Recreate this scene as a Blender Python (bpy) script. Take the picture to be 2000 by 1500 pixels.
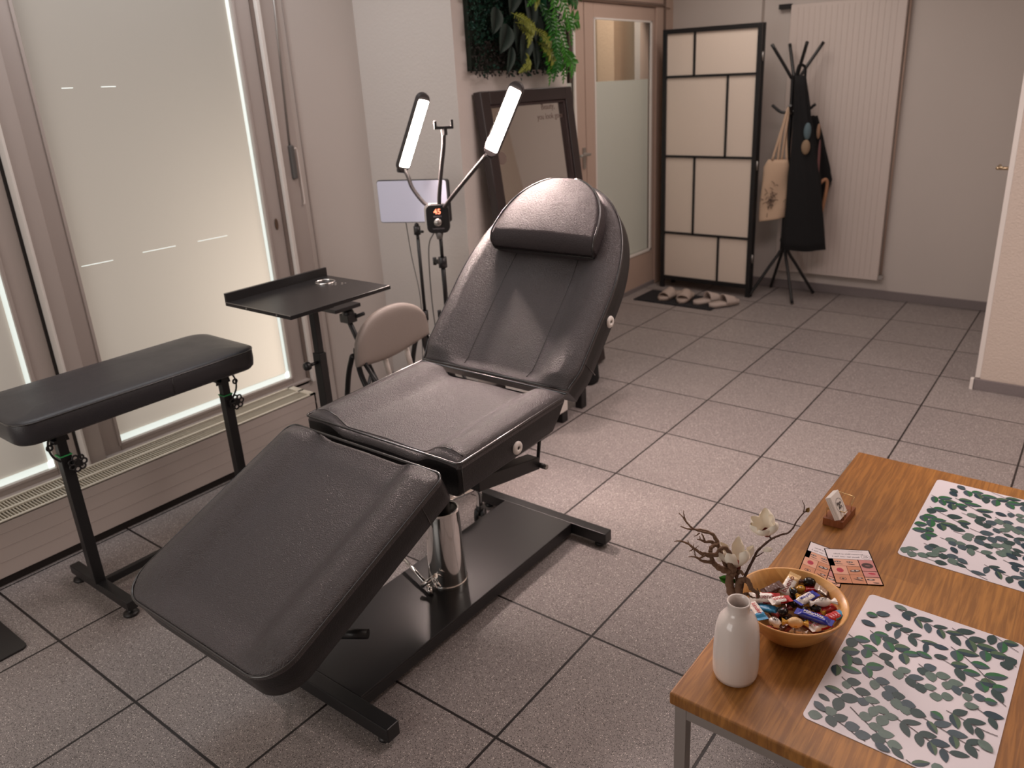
import bpy, bmesh, math, random
from mathutils import Vector, Matrix
for _o in list(bpy.data.objects): bpy.data.objects.remove(_o)
SC = bpy.context.scene
COL = SC.collection
V = Vector
PI = math.pi
random.seed(7)

# ------------------------------------------------------------------ camera
CAM_LOC = V((1.02733, -1.12021, 1.55023))
CR = V((0.8102186, 0.5846802, -0.0411689)); CU = V((-0.1684289, 0.2995245, 0.9391042)); CF = V((-0.5614067, 0.7539457, -0.3411574))
cd = bpy.data.cameras.new('camera'); cam = bpy.data.objects.new('camera', cd); COL.objects.link(cam)
cam.matrix_world = Matrix(((CR.x, CU.x, -CF.x, CAM_LOC.x), (CR.y, CU.y, -CF.y, CAM_LOC.y), (CR.z, CU.z, -CF.z, CAM_LOC.z), (0, 0, 0, 1)))
cd.sensor_width = 36; cd.lens = 36*1515.39/2000
cd.shift_x = -56.4/2000; cd.shift_y = -45.37/2000
cd.clip_start = 0.02
cd.dof.use_dof = True; cd.dof.focus_distance = 1.65; cd.dof.aperture_fstop = 4.5
SC.camera = cam

# ------------------------------------------------------------------ view and light
SC.view_settings.view_transform = 'Standard'; SC.view_settings.look = 'None'
SC.view_settings.gamma = 1; SC.view_settings.use_curve_mapping = False
SC.view_settings.exposure = 0.0
SC.cycles.max_bounces = 8
world = bpy.data.worlds.new('world'); SC.world = world; world.use_nodes = True
bgn = world.node_tree.nodes['Background']; bgn.inputs[0].default_value = (0.93, 1.0, 0.97, 1); bgn.inputs[1].default_value = 0.16

def area(name, loc, target, sx, sy, power, color, spread=180):
    l = bpy.data.lights.new(name, 'AREA'); l.shape = 'RECTANGLE'; l.size = sx; l.size_y = sy; l.energy = power; l.color = color
    l.spread = math.radians(spread)
    o = bpy.data.objects.new(name, l); COL.objects.link(o); o.location = loc
    o.rotation_euler = (V(target)-V(loc)).to_track_quat('-Z', 'Y').to_euler()
    return o
# daylight outside the two frosted panes, strongest low and to the right
area('daylight_right_pane', (-2.62, 1.10, 0.55), (-2.05, 0.80, 0.75), 0.5, 1.3, 7.5, (1.0, 0.93, 0.82))
area('daylight_left_pane', (-3.0, -0.9, 1.2), (-2.05, -0.8, 1.1), 1.2, 1.8, 7, (1.0, 0.93, 0.86))
# added fill lights under the ceiling and at the front wall, unseen
area('ceiling_fill_bed', (0.35, 1.5, 2.46), (0.35, 1.5, 0), 1.1, 1.1, 27, (1.0, 0.83, 0.79))  # added pinkish fill, keeps the pool of light on the floor by the bed
area('ceiling_fill_window', (-1.72, 0.15, 2.46), (-1.72, 0.15, 0), 0.45, 1.9, 13, (0.95, 0.97, 1.0))  # added fill, puts a sheen on the leg cushion
area('front_fill', (-0.9, -3.15, 1.5), (-0.9, 0, 1.3), 2.0, 1.6, 26, (1.0, 0.95, 0.90))  # added soft front light for pillar and upright surfaces, no window built here
LED_SPILL = 9
area('ceiling_fill_side', (2.4, 2.0, 2.46), (2.4, 2.0, 0), 0.8, 0.8, 14, (1.0, 0.90, 0.82))  # added fill, brightens what the mirror reflects and the right block
area('ceiling_fill_back', (-0.9, 3.4, 2.46), (-0.9, 3.4, 0), 0.8, 0.8, 10, (1.0, 0.88, 0.80))  # added fill, lifts the rear of the room beyond the LED light

# ------------------------------------------------------------------ materials
MATS = {}
def nmat(name):
    m = bpy.data.materials.new(name); m.use_nodes = True; MATS[name] = m
    nt = m.node_tree; return m, nt, nt.nodes['Principled BSDF']
def srgb(r, g, b):
    f = lambda c: ((c/255+0.055)/1.055)**2.4 if c > 10 else c/255/12.92
    return (f(r), f(g), f(b), 1)
def mat(name, col, rough=0.5, metal=0.0, spec=0.5, bump=0.0, bscale=60, noise=0.0, nscale=6, coat=0.0, trans=0, detail=3):
    m, nt, p = nmat(name)
    c = col if len(col) == 4 else (*col, 1)
    p.inputs['Base Color'].default_value = c; p.inputs['Roughness'].default_value = rough
    p.inputs['Metallic'].default_value = metal; p.inputs['Specular IOR Level'].default_value = spec
    p.inputs['Coat Weight'].default_value = coat; p.inputs['Coat Roughness'].default_value = 0.08
    p.inputs['Transmission Weight'].default_value = trans
    tc = nt.nodes.new('ShaderNodeTexCoord')
    if noise:
        n = nt.nodes.new('ShaderNodeTexNoise'); n.inputs['Scale'].default_value = nscale; n.inputs['Detail'].default_value = 4
        nt.links.new(tc.outputs['Object'], n.inputs['Vector'])
        mx = nt.nodes.new('ShaderNodeMix'); mx.data_type = 'RGBA'
        mx.inputs[6].default_value = tuple(x*(1-noise) for x in c[:3])+(1,); mx.inputs[7].default_value = tuple(min(1, x*(1+noise)) for x in c[:3])+(1,)
        nt.links.new(n.outputs['Fac'], mx.inputs[0]); nt.links.new(mx.outputs[2], p.inputs['Base Color'])
    if bump:
        n = nt.nodes.new('ShaderNodeTexNoise'); n.inputs['Scale'].default_value = bscale; n.inputs['Detail'].default_value = detail
        nt.links.new(tc.outputs['Object'], n.inputs['Vector'])
        b = nt.nodes.new('ShaderNodeBump'); b.inputs['Strength'].default_value = bump; b.inputs['Distance'].default_value = 0.004
        nt.links.new(n.outputs['Fac'], b.inputs['Height']); nt.links.new(b.outputs['Normal'], p.inputs['Normal'])
    return m
def emit(name, col, s):
    m, nt, p = nmat(name)
    p.inputs['Base Color'].default_value = (0.8, 0.8, 0.8, 1)
    p.inputs['Emission Color'].default_value = (*col, 1); p.inputs['Emission Strength'].default_value = s
    return m

wall_m = mat('wall_plaster', srgb(212, 204, 198), 0.85, bump=0.35, bscale=90, noise=0.03, nscale=2)
smooth_wall_m = mat('smooth_wall', srgb(204, 196, 190), 0.7, noise=0.03, nscale=1.5)
rough_wall_m = mat('rough_render', srgb(212, 198, 186), 0.9, bump=0.9, bscale=130)
frame_m = mat('window_frame_paint', srgb(180, 169, 163), 0.45, noise=0.03, nscale=3)
frame_d = mat('window_recess_shade', srgb(128, 112, 104), 0.5)  # darker frame tone, stands in for shade in the sash gap
door_m = mat('door_paint', srgb(186, 162, 148), 0.45, noise=0.03)
white_m = mat('white_paint', srgb(232, 226, 220), 0.35)
rad_m = mat('radiator_enamel', srgb(214, 202, 195), 0.35)
dark_gap = mat('recess_shade', srgb(38, 32, 30), 0.8)  # near-black fill, stands in for shade in gaps and hollows
ceil_m = mat('ceiling_paint', srgb(210, 195, 185), 0.9)
skirt_m = mat('skirting_tile', srgb(128, 120, 120), 0.45, noise=0.12, nscale=150)
blk = mat('black_powder_coat', (0.012, 0.012, 0.013, 1), 0.38, bump=0.08, bscale=600)
blk_plate = mat('black_satin_plate', (0.016, 0.015, 0.016, 1), 0.30, bump=0.03, bscale=20)
blk_matte = mat('black_matte', (0.012, 0.011, 0.012, 1), 0.7)
blk_plastic = mat('black_plastic', (0.014, 0.013, 0.014, 1), 0.4)
chrome = mat('chrome', (0.92, 0.90, 0.88, 1), 0.09, metal=1.0)
steel = mat('brushed_steel', (0.45, 0.43, 0.41, 1), 0.38, metal=0.9)
greym = mat('grey_plastic', srgb(110, 108, 106), 0.5)
white_pl = mat('white_plastic', srgb(236, 230, 224), 0.4)
fabric_blk = mat('black_cloth', (0.008, 0.008, 0.009, 1), 0.95, bump=0.4, bscale=300)
canvas = mat('canvas_cotton', srgb(206, 178, 152), 0.9, bump=0.4, bscale=200)
piping_m = mat('piping', (0.03, 0.027, 0.027, 1), 0.25, coat=0.5)
green_m = mat('green_band', srgb(70, 190, 110), 0.5)

def leather(name, col, rough=0.36, bump=0.35, spec=0.5):
    m, nt, p = nmat(name)
    p.inputs['Base Color'].default_value = (*col, 1); p.inputs['Roughness'].default_value = rough
    p.inputs['Specular IOR Level'].default_value = spec
    tc = nt.nodes.new('ShaderNodeTexCoord')
    v = nt.nodes.new('ShaderNodeTexVoronoi'); v.inputs['Scale'].default_value = 420
    n = nt.nodes.new('ShaderNodeTexNoise'); n.inputs['Scale'].default_value = 14; n.inputs['Detail'].default_value = 6
    n2 = nt.nodes.new('ShaderNodeTexNoise'); n2.inputs['Scale'].default_value = 170; n2.inputs['Detail'].default_value = 3; n2.inputs['Distortion'].default_value = 1.5
    for x in (v, n, n2): nt.links.new(tc.outputs['Object'], x.inputs['Vector'])
    a = nt.nodes.new('ShaderNodeMath'); a.operation = 'MULTIPLY_ADD'; a.inputs[1].default_value = 2.2
    nt.links.new(n2.outputs['Fac'], a.inputs[0]); nt.links.new(v.outputs['Distance'], a.inputs[2])
    b = nt.nodes.new('ShaderNodeBump'); b.inputs['Strength'].default_value = bump; b.inputs['Distance'].default_value = 0.0012
    nt.links.new(a.outputs[0], b.inputs['Height']); nt.links.new(b.outputs['Normal'], p.inputs['Normal'])
    r = nt.nodes.new('ShaderNodeMapRange'); r.inputs[3].default_value = rough-0.07; r.inputs[4].default_value = rough+0.1
    nt.links.new(n.outputs['Fac'], r.inputs[0]); nt.links.new(r.outputs[0], p.inputs['Roughness'])
    return m
leather_m = leather('black_vinyl', (0.066, 0.056, 0.058), 0.31, 0.9, 0.5)
leather_p = leather('headrest_vinyl', (0.050, 0.040, 0.042), 0.52, 0.9, 0.25)
leather_s = leather('black_vinyl_shaded_side', (0.010, 0.009, 0.010), 0.42, 0.3)  # darker copy of the vinyl, shade of the sides put into the colour
bench_m = leather('black_bench_vinyl', (0.034, 0.033, 0.038), 0.36, 0.2)
grey_vinyl = leather('grey_vinyl', srgb(150, 140, 134)[:3], 0.5, 0.15)

# floor: 45 cm speckled tiles on the world grid
def floor_mat():
    m, nt, p = nmat('speckled_tiles'); L = nt.links; N = nt.nodes
    tc = N.new('ShaderNodeTexCoord'); sp = N.new('ShaderNodeSeparateXYZ'); L.new(tc.outputs['Object'], sp.inputs[0])
    def M(op, a, b=None, c=None):
        n = N.new('ShaderNodeMath'); n.operation = op
        for i, x in enumerate((a, b, c)):
            if x is None: continue
            if isinstance(x, (int, float)): n.inputs[i].default_value = x
            else: L.new(x, n.inputs[i])
        return n.outputs[0]
    fl = []; ds = []
    for ax in (0, 1):
        u = M('DIVIDE', sp.outputs[ax], 0.45); fl.append(M('FLOOR', u))
        ds.append(M('ABSOLUTE', M('SUBTRACT', M('FRACT', M('ADD', u, 0.5)), 0.5)))
    d = M('MINIMUM', ds[0], ds[1])
    g = N.new('ShaderNodeMapRange'); g.inputs[1].default_value = 0.0068; g.inputs[2].default_value = 0.0096; L.new(d, g.inputs[0])
    cb = N.new('ShaderNodeCombineXYZ'); L.new(fl[0], cb.inputs[0]); L.new(fl[1], cb.inputs[1])
    wn = N.new('ShaderNodeTexWhiteNoise'); wn.noise_dimensions = '2D'; L.new(cb.outputs[0], wn.inputs['Vector'])
    base = N.new('ShaderNodeMix'); base.data_type = 'RGBA'; base.inputs[6].default_value = srgb(146, 138, 136); base.inputs[7].default_value = srgb(156, 148, 145)
    L.new(wn.outputs['Value'], base.inputs[0])
    cur = base.outputs[2]
    big = N.new('ShaderNodeTexNoise'); big.inputs['Scale'].default_value = 5; big.inputs['Detail'].default_value = 5; L.new(tc.outputs['Object'], big.inputs['Vector'])
    for (scale, thr, sel, col) in ((300, 0.36, 0.45, srgb(64, 58, 56)), (200, 0.27, 0.74, srgb(235, 226, 220)), (480, 0.36, 0.6, srgb(90, 84, 82)), (380, 0.32, 0.84, srgb(215, 206, 200))):
        v = N.new('ShaderNodeTexVoronoi'); v.inputs['Scale'].default_value = scale; L.new(tc.outputs['Object'], v.inputs['Vector'])
        s2 = N.new('ShaderNodeSeparateColor'); L.new(v.outputs['Color'], s2.inputs[0])
        k = M('MULTIPLY', M('LESS_THAN', v.outputs['Distance'], thr), M('GREATER_THAN', s2.outputs[0], sel))
        mx = N.new('ShaderNodeMix'); mx.data_type = 'RGBA'; L.new(k, mx.inputs[0]); L.new(cur, mx.inputs[6]); mx.inputs[7].default_value = col
        cur = mx.outputs[2]
    gm = N.new('ShaderNodeMix'); gm.data_type = 'RGBA'; L.new(g.outputs[0], gm.inputs[0]); gm.inputs[6].default_value = srgb(34, 28, 28); L.new(cur, gm.inputs[7])
    L.new(gm.outputs[2], p.inputs['Base Color'])
    r = N.new('ShaderNodeMapRange'); r.inputs[3].default_value = 0.38; r.inputs[4].default_value = 0.55; L.new(big.outputs['Fac'], r.inputs[0]); L.new(r.outputs[0], p.inputs['Roughness'])
    b = N.new('ShaderNodeBump'); b.inputs['Strength'].default_value = 0.6; b.inputs['Distance'].default_value = 0.002; L.new(g.outputs[0], b.inputs['Height'])
    L.new(b.outputs['Normal'], p.inputs['Normal'])
    return m
floor_m = floor_mat()

def wood_mat(name, c1, c2, dark, stave=0.095, length=0.55, rough=0.5, grain=1.0, along='y', seam=0.0):
    m, nt, p = nmat(name); L = nt.links; N = nt.nodes
    tc = N.new('ShaderNodeTexCoord'); mp = N.new('ShaderNodeMapping'); L.new(tc.outputs['Object'], mp.inputs[0])
    mp.inputs['Rotation'].default_value = (0, 0, PI/2 if along == 'y' else 0)
    br = N.new('ShaderNodeTexBrick'); br.inputs['Scale'].default_value = 1; br.inputs['Brick Width'].default_value = length; br.inputs['Row Height'].default_value = stave
    br.inputs['Mortar Size'].default_value = seam; br.inputs['Color1'].default_value = c1; br.inputs['Color2'].default_value = c2; br.inputs['Mortar'].default_value = dark
    br.offset = 0.37; L.new(mp.outputs[0], br.inputs['Vector'])
    st = N.new('ShaderNodeMapping'); L.new(mp.outputs[0], st.inputs[0]); st.inputs['Scale'].default_value = (9, 130, 20)
    n = N.new('ShaderNodeTexNoise'); n.inputs['Scale'].default_value = 1; n.inputs['Detail'].default_value = 5; n.inputs['Distortion'].default_value = 0.6; L.new(st.outputs[0], n.inputs['Vector'])
    rp = N.new('ShaderNodeMapRange'); rp.inputs[1].default_value = 0.42; rp.inputs[2].default_value = 0.62; L.new(n.outputs['Fac'], rp.inputs[0])
    st2 = N.new('ShaderNodeMapping'); L.new(mp.outputs[0], st2.inputs[0]); st2.inputs['Scale'].default_value = (3, 22, 8)
    n2 = N.new('ShaderNodeTexNoise'); n2.inputs['Scale'].default_value = 1; n2.inputs['Detail'].default_value = 4; n2.inputs['Distortion'].default_value = 1.5; L.new(st2.outputs[0], n2.inputs['Vector'])
    mx = N.new('ShaderNodeMix'); mx.data_type = 'RGBA'; mx.blend_type = 'MULTIPLY'; mx.inputs[0].default_value = 0.55*grain
    L.new(br.outputs['Color'], mx.inputs[6])
    cr = N.new('ShaderNodeMix'); cr.data_type = 'RGBA'; L.new(rp.outputs[0], cr.inputs[0]); cr.inputs[6].default_value = (0.42, 0.36, 0.30, 1); cr.inputs[7].default_value = (1, 1, 1, 1)
    L.new(cr.outputs[2], mx.inputs[7])
    m2 = N.new('ShaderNodeMix'); m2.data_type = 'RGBA'; m2.blend_type = 'MULTIPLY'; m2.inputs[0].default_value = 0.6*grain
    c2n = N.new('ShaderNodeMix'); c2n.data_type = 'RGBA'; L.new(n2.outputs['Fac'], c2n.inputs[0]); c2n.inputs[6].default_value = (0.35, 0.3, 0.25, 1); c2n.inputs[7].default_value = (1.3, 1.3, 1.3, 1)
    L.new(mx.outputs[2], m2.inputs[6]); L.new(c2n.outputs[2], m2.inputs[7])
    L.new(m2.outputs[2], p.inputs['Base Color']); p.inputs['Roughness'].default_value = rough
    b = N.new('ShaderNodeBump'); b.inputs['Strength'].default_value = 0.25; b.inputs['Distance'].default_value = 0.001; L.new(n.outputs['Fac'], b.inputs['Height']); L.new(b.outputs['Normal'], p.inputs['Normal'])
    return m
table_wood = wood_mat('oak_staves', srgb(186, 130, 62), srgb(160, 106, 46), srgb(90, 58, 26), 0.098, 0.62, 0.48)
bowl_wood = wood_mat('bamboo_wood', srgb(222, 170, 104), srgb(200, 140, 76), srgb(130, 80, 40), 0.028, 0.2, 0.32, 0.35, along='x')
walnut = wood_mat('walnut_block', srgb(150, 88, 52), srgb(140, 80, 46), srgb(80, 44, 26), 0.2, 0.5, 0.4, 0.6)

# frosted window film: lets daylight through, slight emission added for its backlit glow
def film_mat(name, col, tcol, e, tf=0.55):
    m, nt, p = nmat(name); N = nt.nodes; L = nt.links
    N.remove(p); out = N['Material Output']
    d = N.new('ShaderNodeBsdfDiffuse'); d.inputs[0].default_value = (*col, 1)
    t = N.new('ShaderNodeBsdfTranslucent'); t.inputs[0].default_value = (*tcol, 1)
    mx = N.new('ShaderNodeMixShader'); mx.inputs[0].default_value = tf
    L.new(d.outputs[0], mx.inputs[1]); L.new(t.outputs[0], mx.inputs[2])
    if e:
        em = N.new('ShaderNodeEmission'); em.inputs[0].default_value = (*tcol, 1); em.inputs[1].default_value = e
        ad = N.new('ShaderNodeAddShader'); L.new(mx.outputs[0], ad.inputs[0]); L.new(em.outputs[0], ad.inputs[1]); L.new(ad.outputs[0], out.inputs[0])
    else: L.new(mx.outputs[0], out.inputs[0])
    return m
film_m = film_mat('frosted_window_film', (0.50, 0.46, 0.42), (0.92, 0.82, 0.73), 0.05)
edge_m = emit('clear_glass_glow', (0.86, 0.97, 0.90), 0.72)  # emission stands in for bright daylight behind the uncovered glass
paper_m = film_mat('rice_paper', (0.95, 0.85, 0.75), (0.95, 0.82, 0.68), 0.0, 0.25)
gl_m, gnt, gp = nmat('clear_glass'); gp.inputs['Transmission Weight'].default_value = 1; gp.inputs['Roughness'].default_value = 0.0; gp.inputs['IOR'].default_value = 1.02; gp.inputs['Base Color'].default_value = (0.95, 0.95, 0.93, 1)
frost_door = film_mat('frosted_door_film', (0.82, 0.84, 0.78), (0.85, 0.88, 0.80), 0.0, 0.4)
mirror_m = mat('mirror_silver', (0.80, 0.77, 0.74, 1), 0.02, metal=1)
lamp_m = emit('led_diffuser', (1.0, 0.84, 0.74), 85)

# ------------------------------------------------------------------ mesh helpers
class MB:
    def __init__(s): s.b = bmesh.new(); s.mi = 0; s.mats = []
    def use(s, m):
        if m not in s.mats: s.mats.append(m)
        s.mi = s.mats.index(m); return s
    def face(s, vs, smooth=False):
        try: f = s.b.faces.new(vs)
        except ValueError: return None
        f.material_index = s.mi; f.smooth = smooth; return f
    def box(s, a, b, M=None):
        a, b = V(a), V(b)
        P = [V((x, y, z)) for z in (a.z, b.z) for y in (a.y, b.y) for x in (a.x, b.x)]
        if M: P = [M @ q for q in P]
        v = [s.b.verts.new(q) for q in P]
        for f in ((0, 2, 3, 1), (4, 5, 7, 6), (0, 1, 5, 4), (2, 6, 7, 3), (0, 4, 6, 2), (1, 3, 7, 5)): s.face([v[i] for i in f])
        return s
    def tube(s, pts, r, seg=10, closed=False, cap=True, smooth=True):
        pts = [V(p) for p in pts]; n = len(pts)
        rs = r if isinstance(r, (list, tuple)) else [r]*n
        rings = []; up = None
        for i, p in enumerate(pts):
            if closed: t = pts[(i+1) % n]-pts[i-1]
            else: t = pts[min(i+1, n-1)]-pts[max(i-1, 0)]
            if t.length < 1e-9: t = V((0, 0, 1))
            t.normalize()
            if up is None: up = t.orthogonal().normalized()
            up = (up-t*up.dot(t))
            up = up.normalized() if up.length > 1e-6 else t.orthogonal().normalized()
            w = t.cross(up)
            rings.append([s.b.verts.new(p+(up*math.cos(2*PI*k/seg)+w*math.sin(2*PI*k/seg))*rs[i]) for k in range(seg)])
        for i in range(n if closed else n-1):
            A, B = rings[i], rings[(i+1) % n]
            for k in range(seg): s.face([A[k], A[(k+1) % seg], B[(k+1) % seg], B[k]], smooth)
        if cap and not closed: s.face(rings[0][::-1]); s.face(rings[-1])
        return s
    def cyl(s, p0, p1, r0, r1=None, seg=24, smooth=True):
        return s.tube([p0, p1], [r0, r0 if r1 is None else r1], seg, smooth=smooth)
    def lathe(s, prof, c=(0, 0, 0), seg=40, M=None, smooth=True):
        c = V(c); rings = []
        for r, z in prof:
            if r < 1e-6:
                q = V((0, 0, z)); rings.append([s.b.verts.new((M @ q if M else q)+c)])
            else:
                R = []
                for k in range(seg):
                    q = V((r*math.cos(2*PI*k/seg), r*math.sin(2*PI*k/seg), z)); R.append(s.b.verts.new((M @ q if M else q)+c))
                rings.append(R)
        for A, B in zip(rings, rings[1:]):
            for k in range(seg):
                a0, a1 = A[k % len(A)], A[(k+1) % len(A)]; b0, b1 = B[k % len(B)], B[(k+1) % len(B)]
                vs = []
                for q in (a0, a1, b1, b0):
                    if q not in vs: vs.append(q)
                if len(vs) > 2: s.face(vs, smooth)
        return s
    def prism(s, poly, o, ax, ay, h, smooth=False):
        """polygon (2-d) in plane o+ax*x+ay*y, extruded by vector h"""
        o, ax, ay, h = V(o), V(ax), V(ay), V(h)
        A = [s.b.verts.new(o+ax*x+ay*y) for x, y in poly]; B = [s.b.verts.new(v.co+h) for v in A]
        s.face(A[::-1]); s.face(B)
        n = len(A)
        for i in range(n): s.face([A[i], A[(i+1) % n], B[(i+1) % n], B[i]], smooth)
        return s
    def flat(s, poly, o, ax, ay):
        o, ax, ay = V(o), V(ax), V(ay)
        s.face([s.b.verts.new(o+ax*x+ay*y) for x, y in poly]); return s
    def sphere(s, c, r, seg=16, rings=10, sc=(1, 1, 1), M=None):
        prof = [(math.sin(PI*i/rings)*r, -math.cos(PI*i/rings)*r) for i in range(rings+1)]
        c = V(c); S = Matrix.Diagonal((*sc, 1)); MM = (M @ S) if M else S
        return s.lathe(prof, c, seg, MM)
    def text(s, body, size, o, ax, ay, off=0.0, align='CENTER'):
        cu = bpy.data.curves.new('t', 'FONT'); cu.body = body; cu.size = size; cu.align_x = align; cu.align_y = 'CENTER'; cu.offset = off
        to = bpy.data.objects.new('t', cu); COL.objects.link(to)
        me = bpy.data.meshes.new_from_object(to.evaluated_get(bpy.context.evaluated_depsgraph_get()))
        o, ax, ay = V(o), V(ax), V(ay)
        vs = [s.b.verts.new(o+ax*v.co.x+ay*v.co.y) for v in me.vertices]
        for pl in me.polygons: s.face([vs[i] for i in pl.vertices])
        bpy.data.objects.remove(to); bpy.data.curves.remove(cu); bpy.data.meshes.remove(me); return s

def obj(name, mb, m=None, parent=None, bevel=0, label=None, subsurf=0, recalc=True, origin=None, seg=2):
    me = bpy.data.meshes.new(name)
    if recalc: bmesh.ops.recalc_face_normals(mb.b, faces=mb.b.faces)
    org = V((0, 0, 0))
    if parent is not None: org = world_loc(parent)
    elif origin is not None: org = V(origin)
    if org.length > 0:
        for v in mb.b.verts: v.co -= org
    mb.b.to_mesh(me); mb.b.free()
    if mb.mats:
        for x in mb.mats: me.materials.append(x)
    elif m: me.materials.append(m)
    o = bpy.data.objects.new(name, me); COL.objects.link(o)
    if parent is not None: o.parent = parent
    elif origin is not None: o.location = org
    if bevel:
        md = o.modifiers.new('bevel', 'BEVEL'); md.width = bevel; md.segments = seg; md.limit_method = 'ANGLE'; md.angle_limit = math.radians(40)
    if subsurf:
        md = o.modifiers.new('sub', 'SUBSURF'); md.levels = subsurf; md.render_levels = subsurf
    if label: o['label'] = label
    return o
def world_loc(o):
    p = V(o.location)
    while o.parent: o = o.parent; p += V(o.location)
    return p
def thing(name, label, cat, loc=(0, 0, 0), group=None):
    o = bpy.data.objects.new(name, None); COL.objects.link(o); o.location = loc; o.empty_display_size = 0.05
    o['label'] = label; o['category'] = cat
    if group: o['group'] = group
    return o
def tag(o, label, cat, group=None):
    o['label'] = label; o['category'] = cat
    if group: o['group'] = group
    return o
def struct(name, mb, m=None, bevel=0, label=None):
    o = obj(name, mb, m, bevel=bevel); o['kind'] = 'structure'
    if label: o['label'] = label; 
    return o
def spline(pts, n=8):
    """Catmull-Rom through points"""
    P = [V(p) for p in pts]; P = [P[0]*2-P[1]]+P+[P[-1]*2-P[-2]]; out = []
    for i in range(1, len(P)-2):
        for k in range(n):
            t = k/n; a, b, c, d = P[i-1:i+3]
            out.append(0.5*((2*b)+(c-a)*t+(2*a-5*b+4*c-d)*t*t+(3*b-a-3*c+d)*t**3))
    out.append(P[-2]); return out
def lerp(a, b, t): return a+(b-a)*t
def pt(px, py, x=None, y=None, z=None, d=None):
    """point of the place seen at a photo position, on a given plane or at a given depth"""
    r = CF+CR*((px-1056.4)/1515.39)-CU*((py-704.63)/1515.39)
    if x is not None: t = (x-CAM_LOC.x)/r.x
    elif y is not None: t = (y-CAM_LOC.y)/r.y
    elif z is not None: t = (z-CAM_LOC.z)/r.z
    else: t = d
    return CAM_LOC+r*t

# ------------------------------------------------------------------ room shell
H = 2.5
XW = -2.05; XC = -1.43; YC = 1.64; XD = -1.80; YB = 4.53; XR = 3.2; YF = -3.2
struct('floor', MB().box((XW-0.25, YF-0.1, -0.08), (XR+0.1, YB+0.1, 0)), floor_m)
struct('ceiling', MB().box((XW-0.25, YF-0.1, H), (XR+0.1, YB+0.1, H+0.08)), ceil_m)
struct('wall_back', MB().box((XW-0.1, YB, 0), (0.9, YB+0.1, H)), smooth_wall_m)
struct('wall_back_pier', MB().box((XD-0.05, YB-0.05, 0), (-1.13, YB-0.0005, H)), smooth_wall_m)
struct('wall_right', MB().box((XR, YF, 0), (XR+0.1, 3.05, H)), wall_m)
struct('wall_front', MB().box((XW, YF-0.1, 0), (XR+0.1, YF, H)), wall_m)
struct('wall_right_block', MB().box((0.645, 3.05, 0), (XR+0.1, YB+0.0, H)), rough_wall_m)
# left wall around the glazing
struct('wall_left', MB().box((XW-0.12, 1.20, 0), (XW, YC+0.3, H)).box((XW-0.12, YF, 0), (XW, 1.20, 0.20)).box((XW-0.12, YF, 2.32), (XW, 1.20, H)).box((XW-0.12, YF, 0.20), (XW, -1.30, 2.32)), smooth_wall_m)
struct('wall_left_pillar', MB().box((XW, YC, 0), (XC, 2.52, H)), wall_m)

# window wall: profiles in y at x = XW
def win(name, y0, y1, z0, z1, n):
    """sash with stiles, rails, frosted film pane and a glowing strip for the uncovered rim of glass"""
    root = struct(name, MB().box((XW-0.09, y0-0.075, z0-0.035), (XW-0.01, y0, z1+0.06)).box((XW-0.09, y1, z0-0.035), (XW-0.01, y1+0.08, z1+0.06))
                  .box((XW-0.09, y0, z0-0.035), (XW-0.01, y1, z0)).box((XW-0.09, y0, z1), (XW-0.01, y1, z1+0.06)), frame_m, bevel=0.003)
    b = MB()
    b.box((XW-0.018, y0-0.006, z0-0.006), (XW-0.004, y0+0.006, z1)).box((XW-0.018, y1-0.006, z0-0.006), (XW-0.004, y1+0.006, z1)).box((XW-0.018, y0, z0-0.006), (XW-0.004, y1, z0+0.005))
    obj('glazing_bead', b, frame_m, root, bevel=0.002)
    f = MB()
    f.flat([(y0, z0+0.028), (y1-0.018, z0+0.028), (y1-0.018, z1), (y0, z1)], (XW-0.032, 0, 0), (0, 1, 0), (0, 0, 1))
    obj('frosted_film', f, film_m, root, recalc=False)
    g = MB()
    g.box((XW-0.040, y1-0.020, z0), (XW-0.036, y1, z1)).box((XW-0.040, y0, z0), (XW-0.036, y1, z0+0.030))
    obj('glass_rim_glow', g, edge_m, root)
    return root
win('window_1', 0.152, 0.998, 0.232, 2.30, 0)
win('window_2', -1.24, -0.088, 0.232, 2.30, 1)
# fine gaps in the film of the right pane, drawn as glowing slivers
w1 = bpy.data.objects['window_1']
b = MB()
for (ya, yb, z) in ((0.26, 0.30, 1.588), (0.40, 0.455, 1.588), (0.42, 0.56, 0.962), (0.66, 0.80, 0.962), (0.18, 0.30, 0.955)):
    b.box((XW-0.0316, ya, z), (XW-0.0308, yb, z+0.0028))
obj('film_seam', b, edge_m, w1)
# mullion between panes and casing to the right, stepped
struct('trim_1', MB().box((XW-0.10, -0.0080, 0.19), (XW-0.006, 0.0005, 2.4)), dark_gap)  # dark strip in place of the shaded gap beside the sash
struct('trim_2', MB().box((XW-0.08, 0.001, 0.19), (XW+0.040, 0.0105, 2.4)), white_m, bevel=0.002)
struct('trim_3', MB().box((XW-0.08, 0.0108, 0.19), (XW+0.030, 0.074, 2.4)), frame_m, bevel=0.003)
struct('trim_4', MB().box((XW-0.09, 1.0785, 0.19), (XW+0.010, 1.0845, 2.4)), frame_d)
struct('trim_5', MB().box((XW-0.08, 1.085, 0.19), (XW+0.030, 1.103, 2.4)), white_m, bevel=0.002)
struct('trim_6', MB().box((XW-0.08, 1.1035, 0.19), (XW+0.016, 1.20, 2.4)), frame_m, bevel=0.003)
struct('trim_7', MB().box((XW, 1.235, 0.0), (XW+0.006, 1.241, H)), frame_m)
struct('trim_8', MB().box((XW-0.12, YF, 0.18), (XW-0.0, 1.08, 0.197)).box((XW-0.0, YF, 0.18), (-1.985, 0.93, 0.2)), frame_m)
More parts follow.
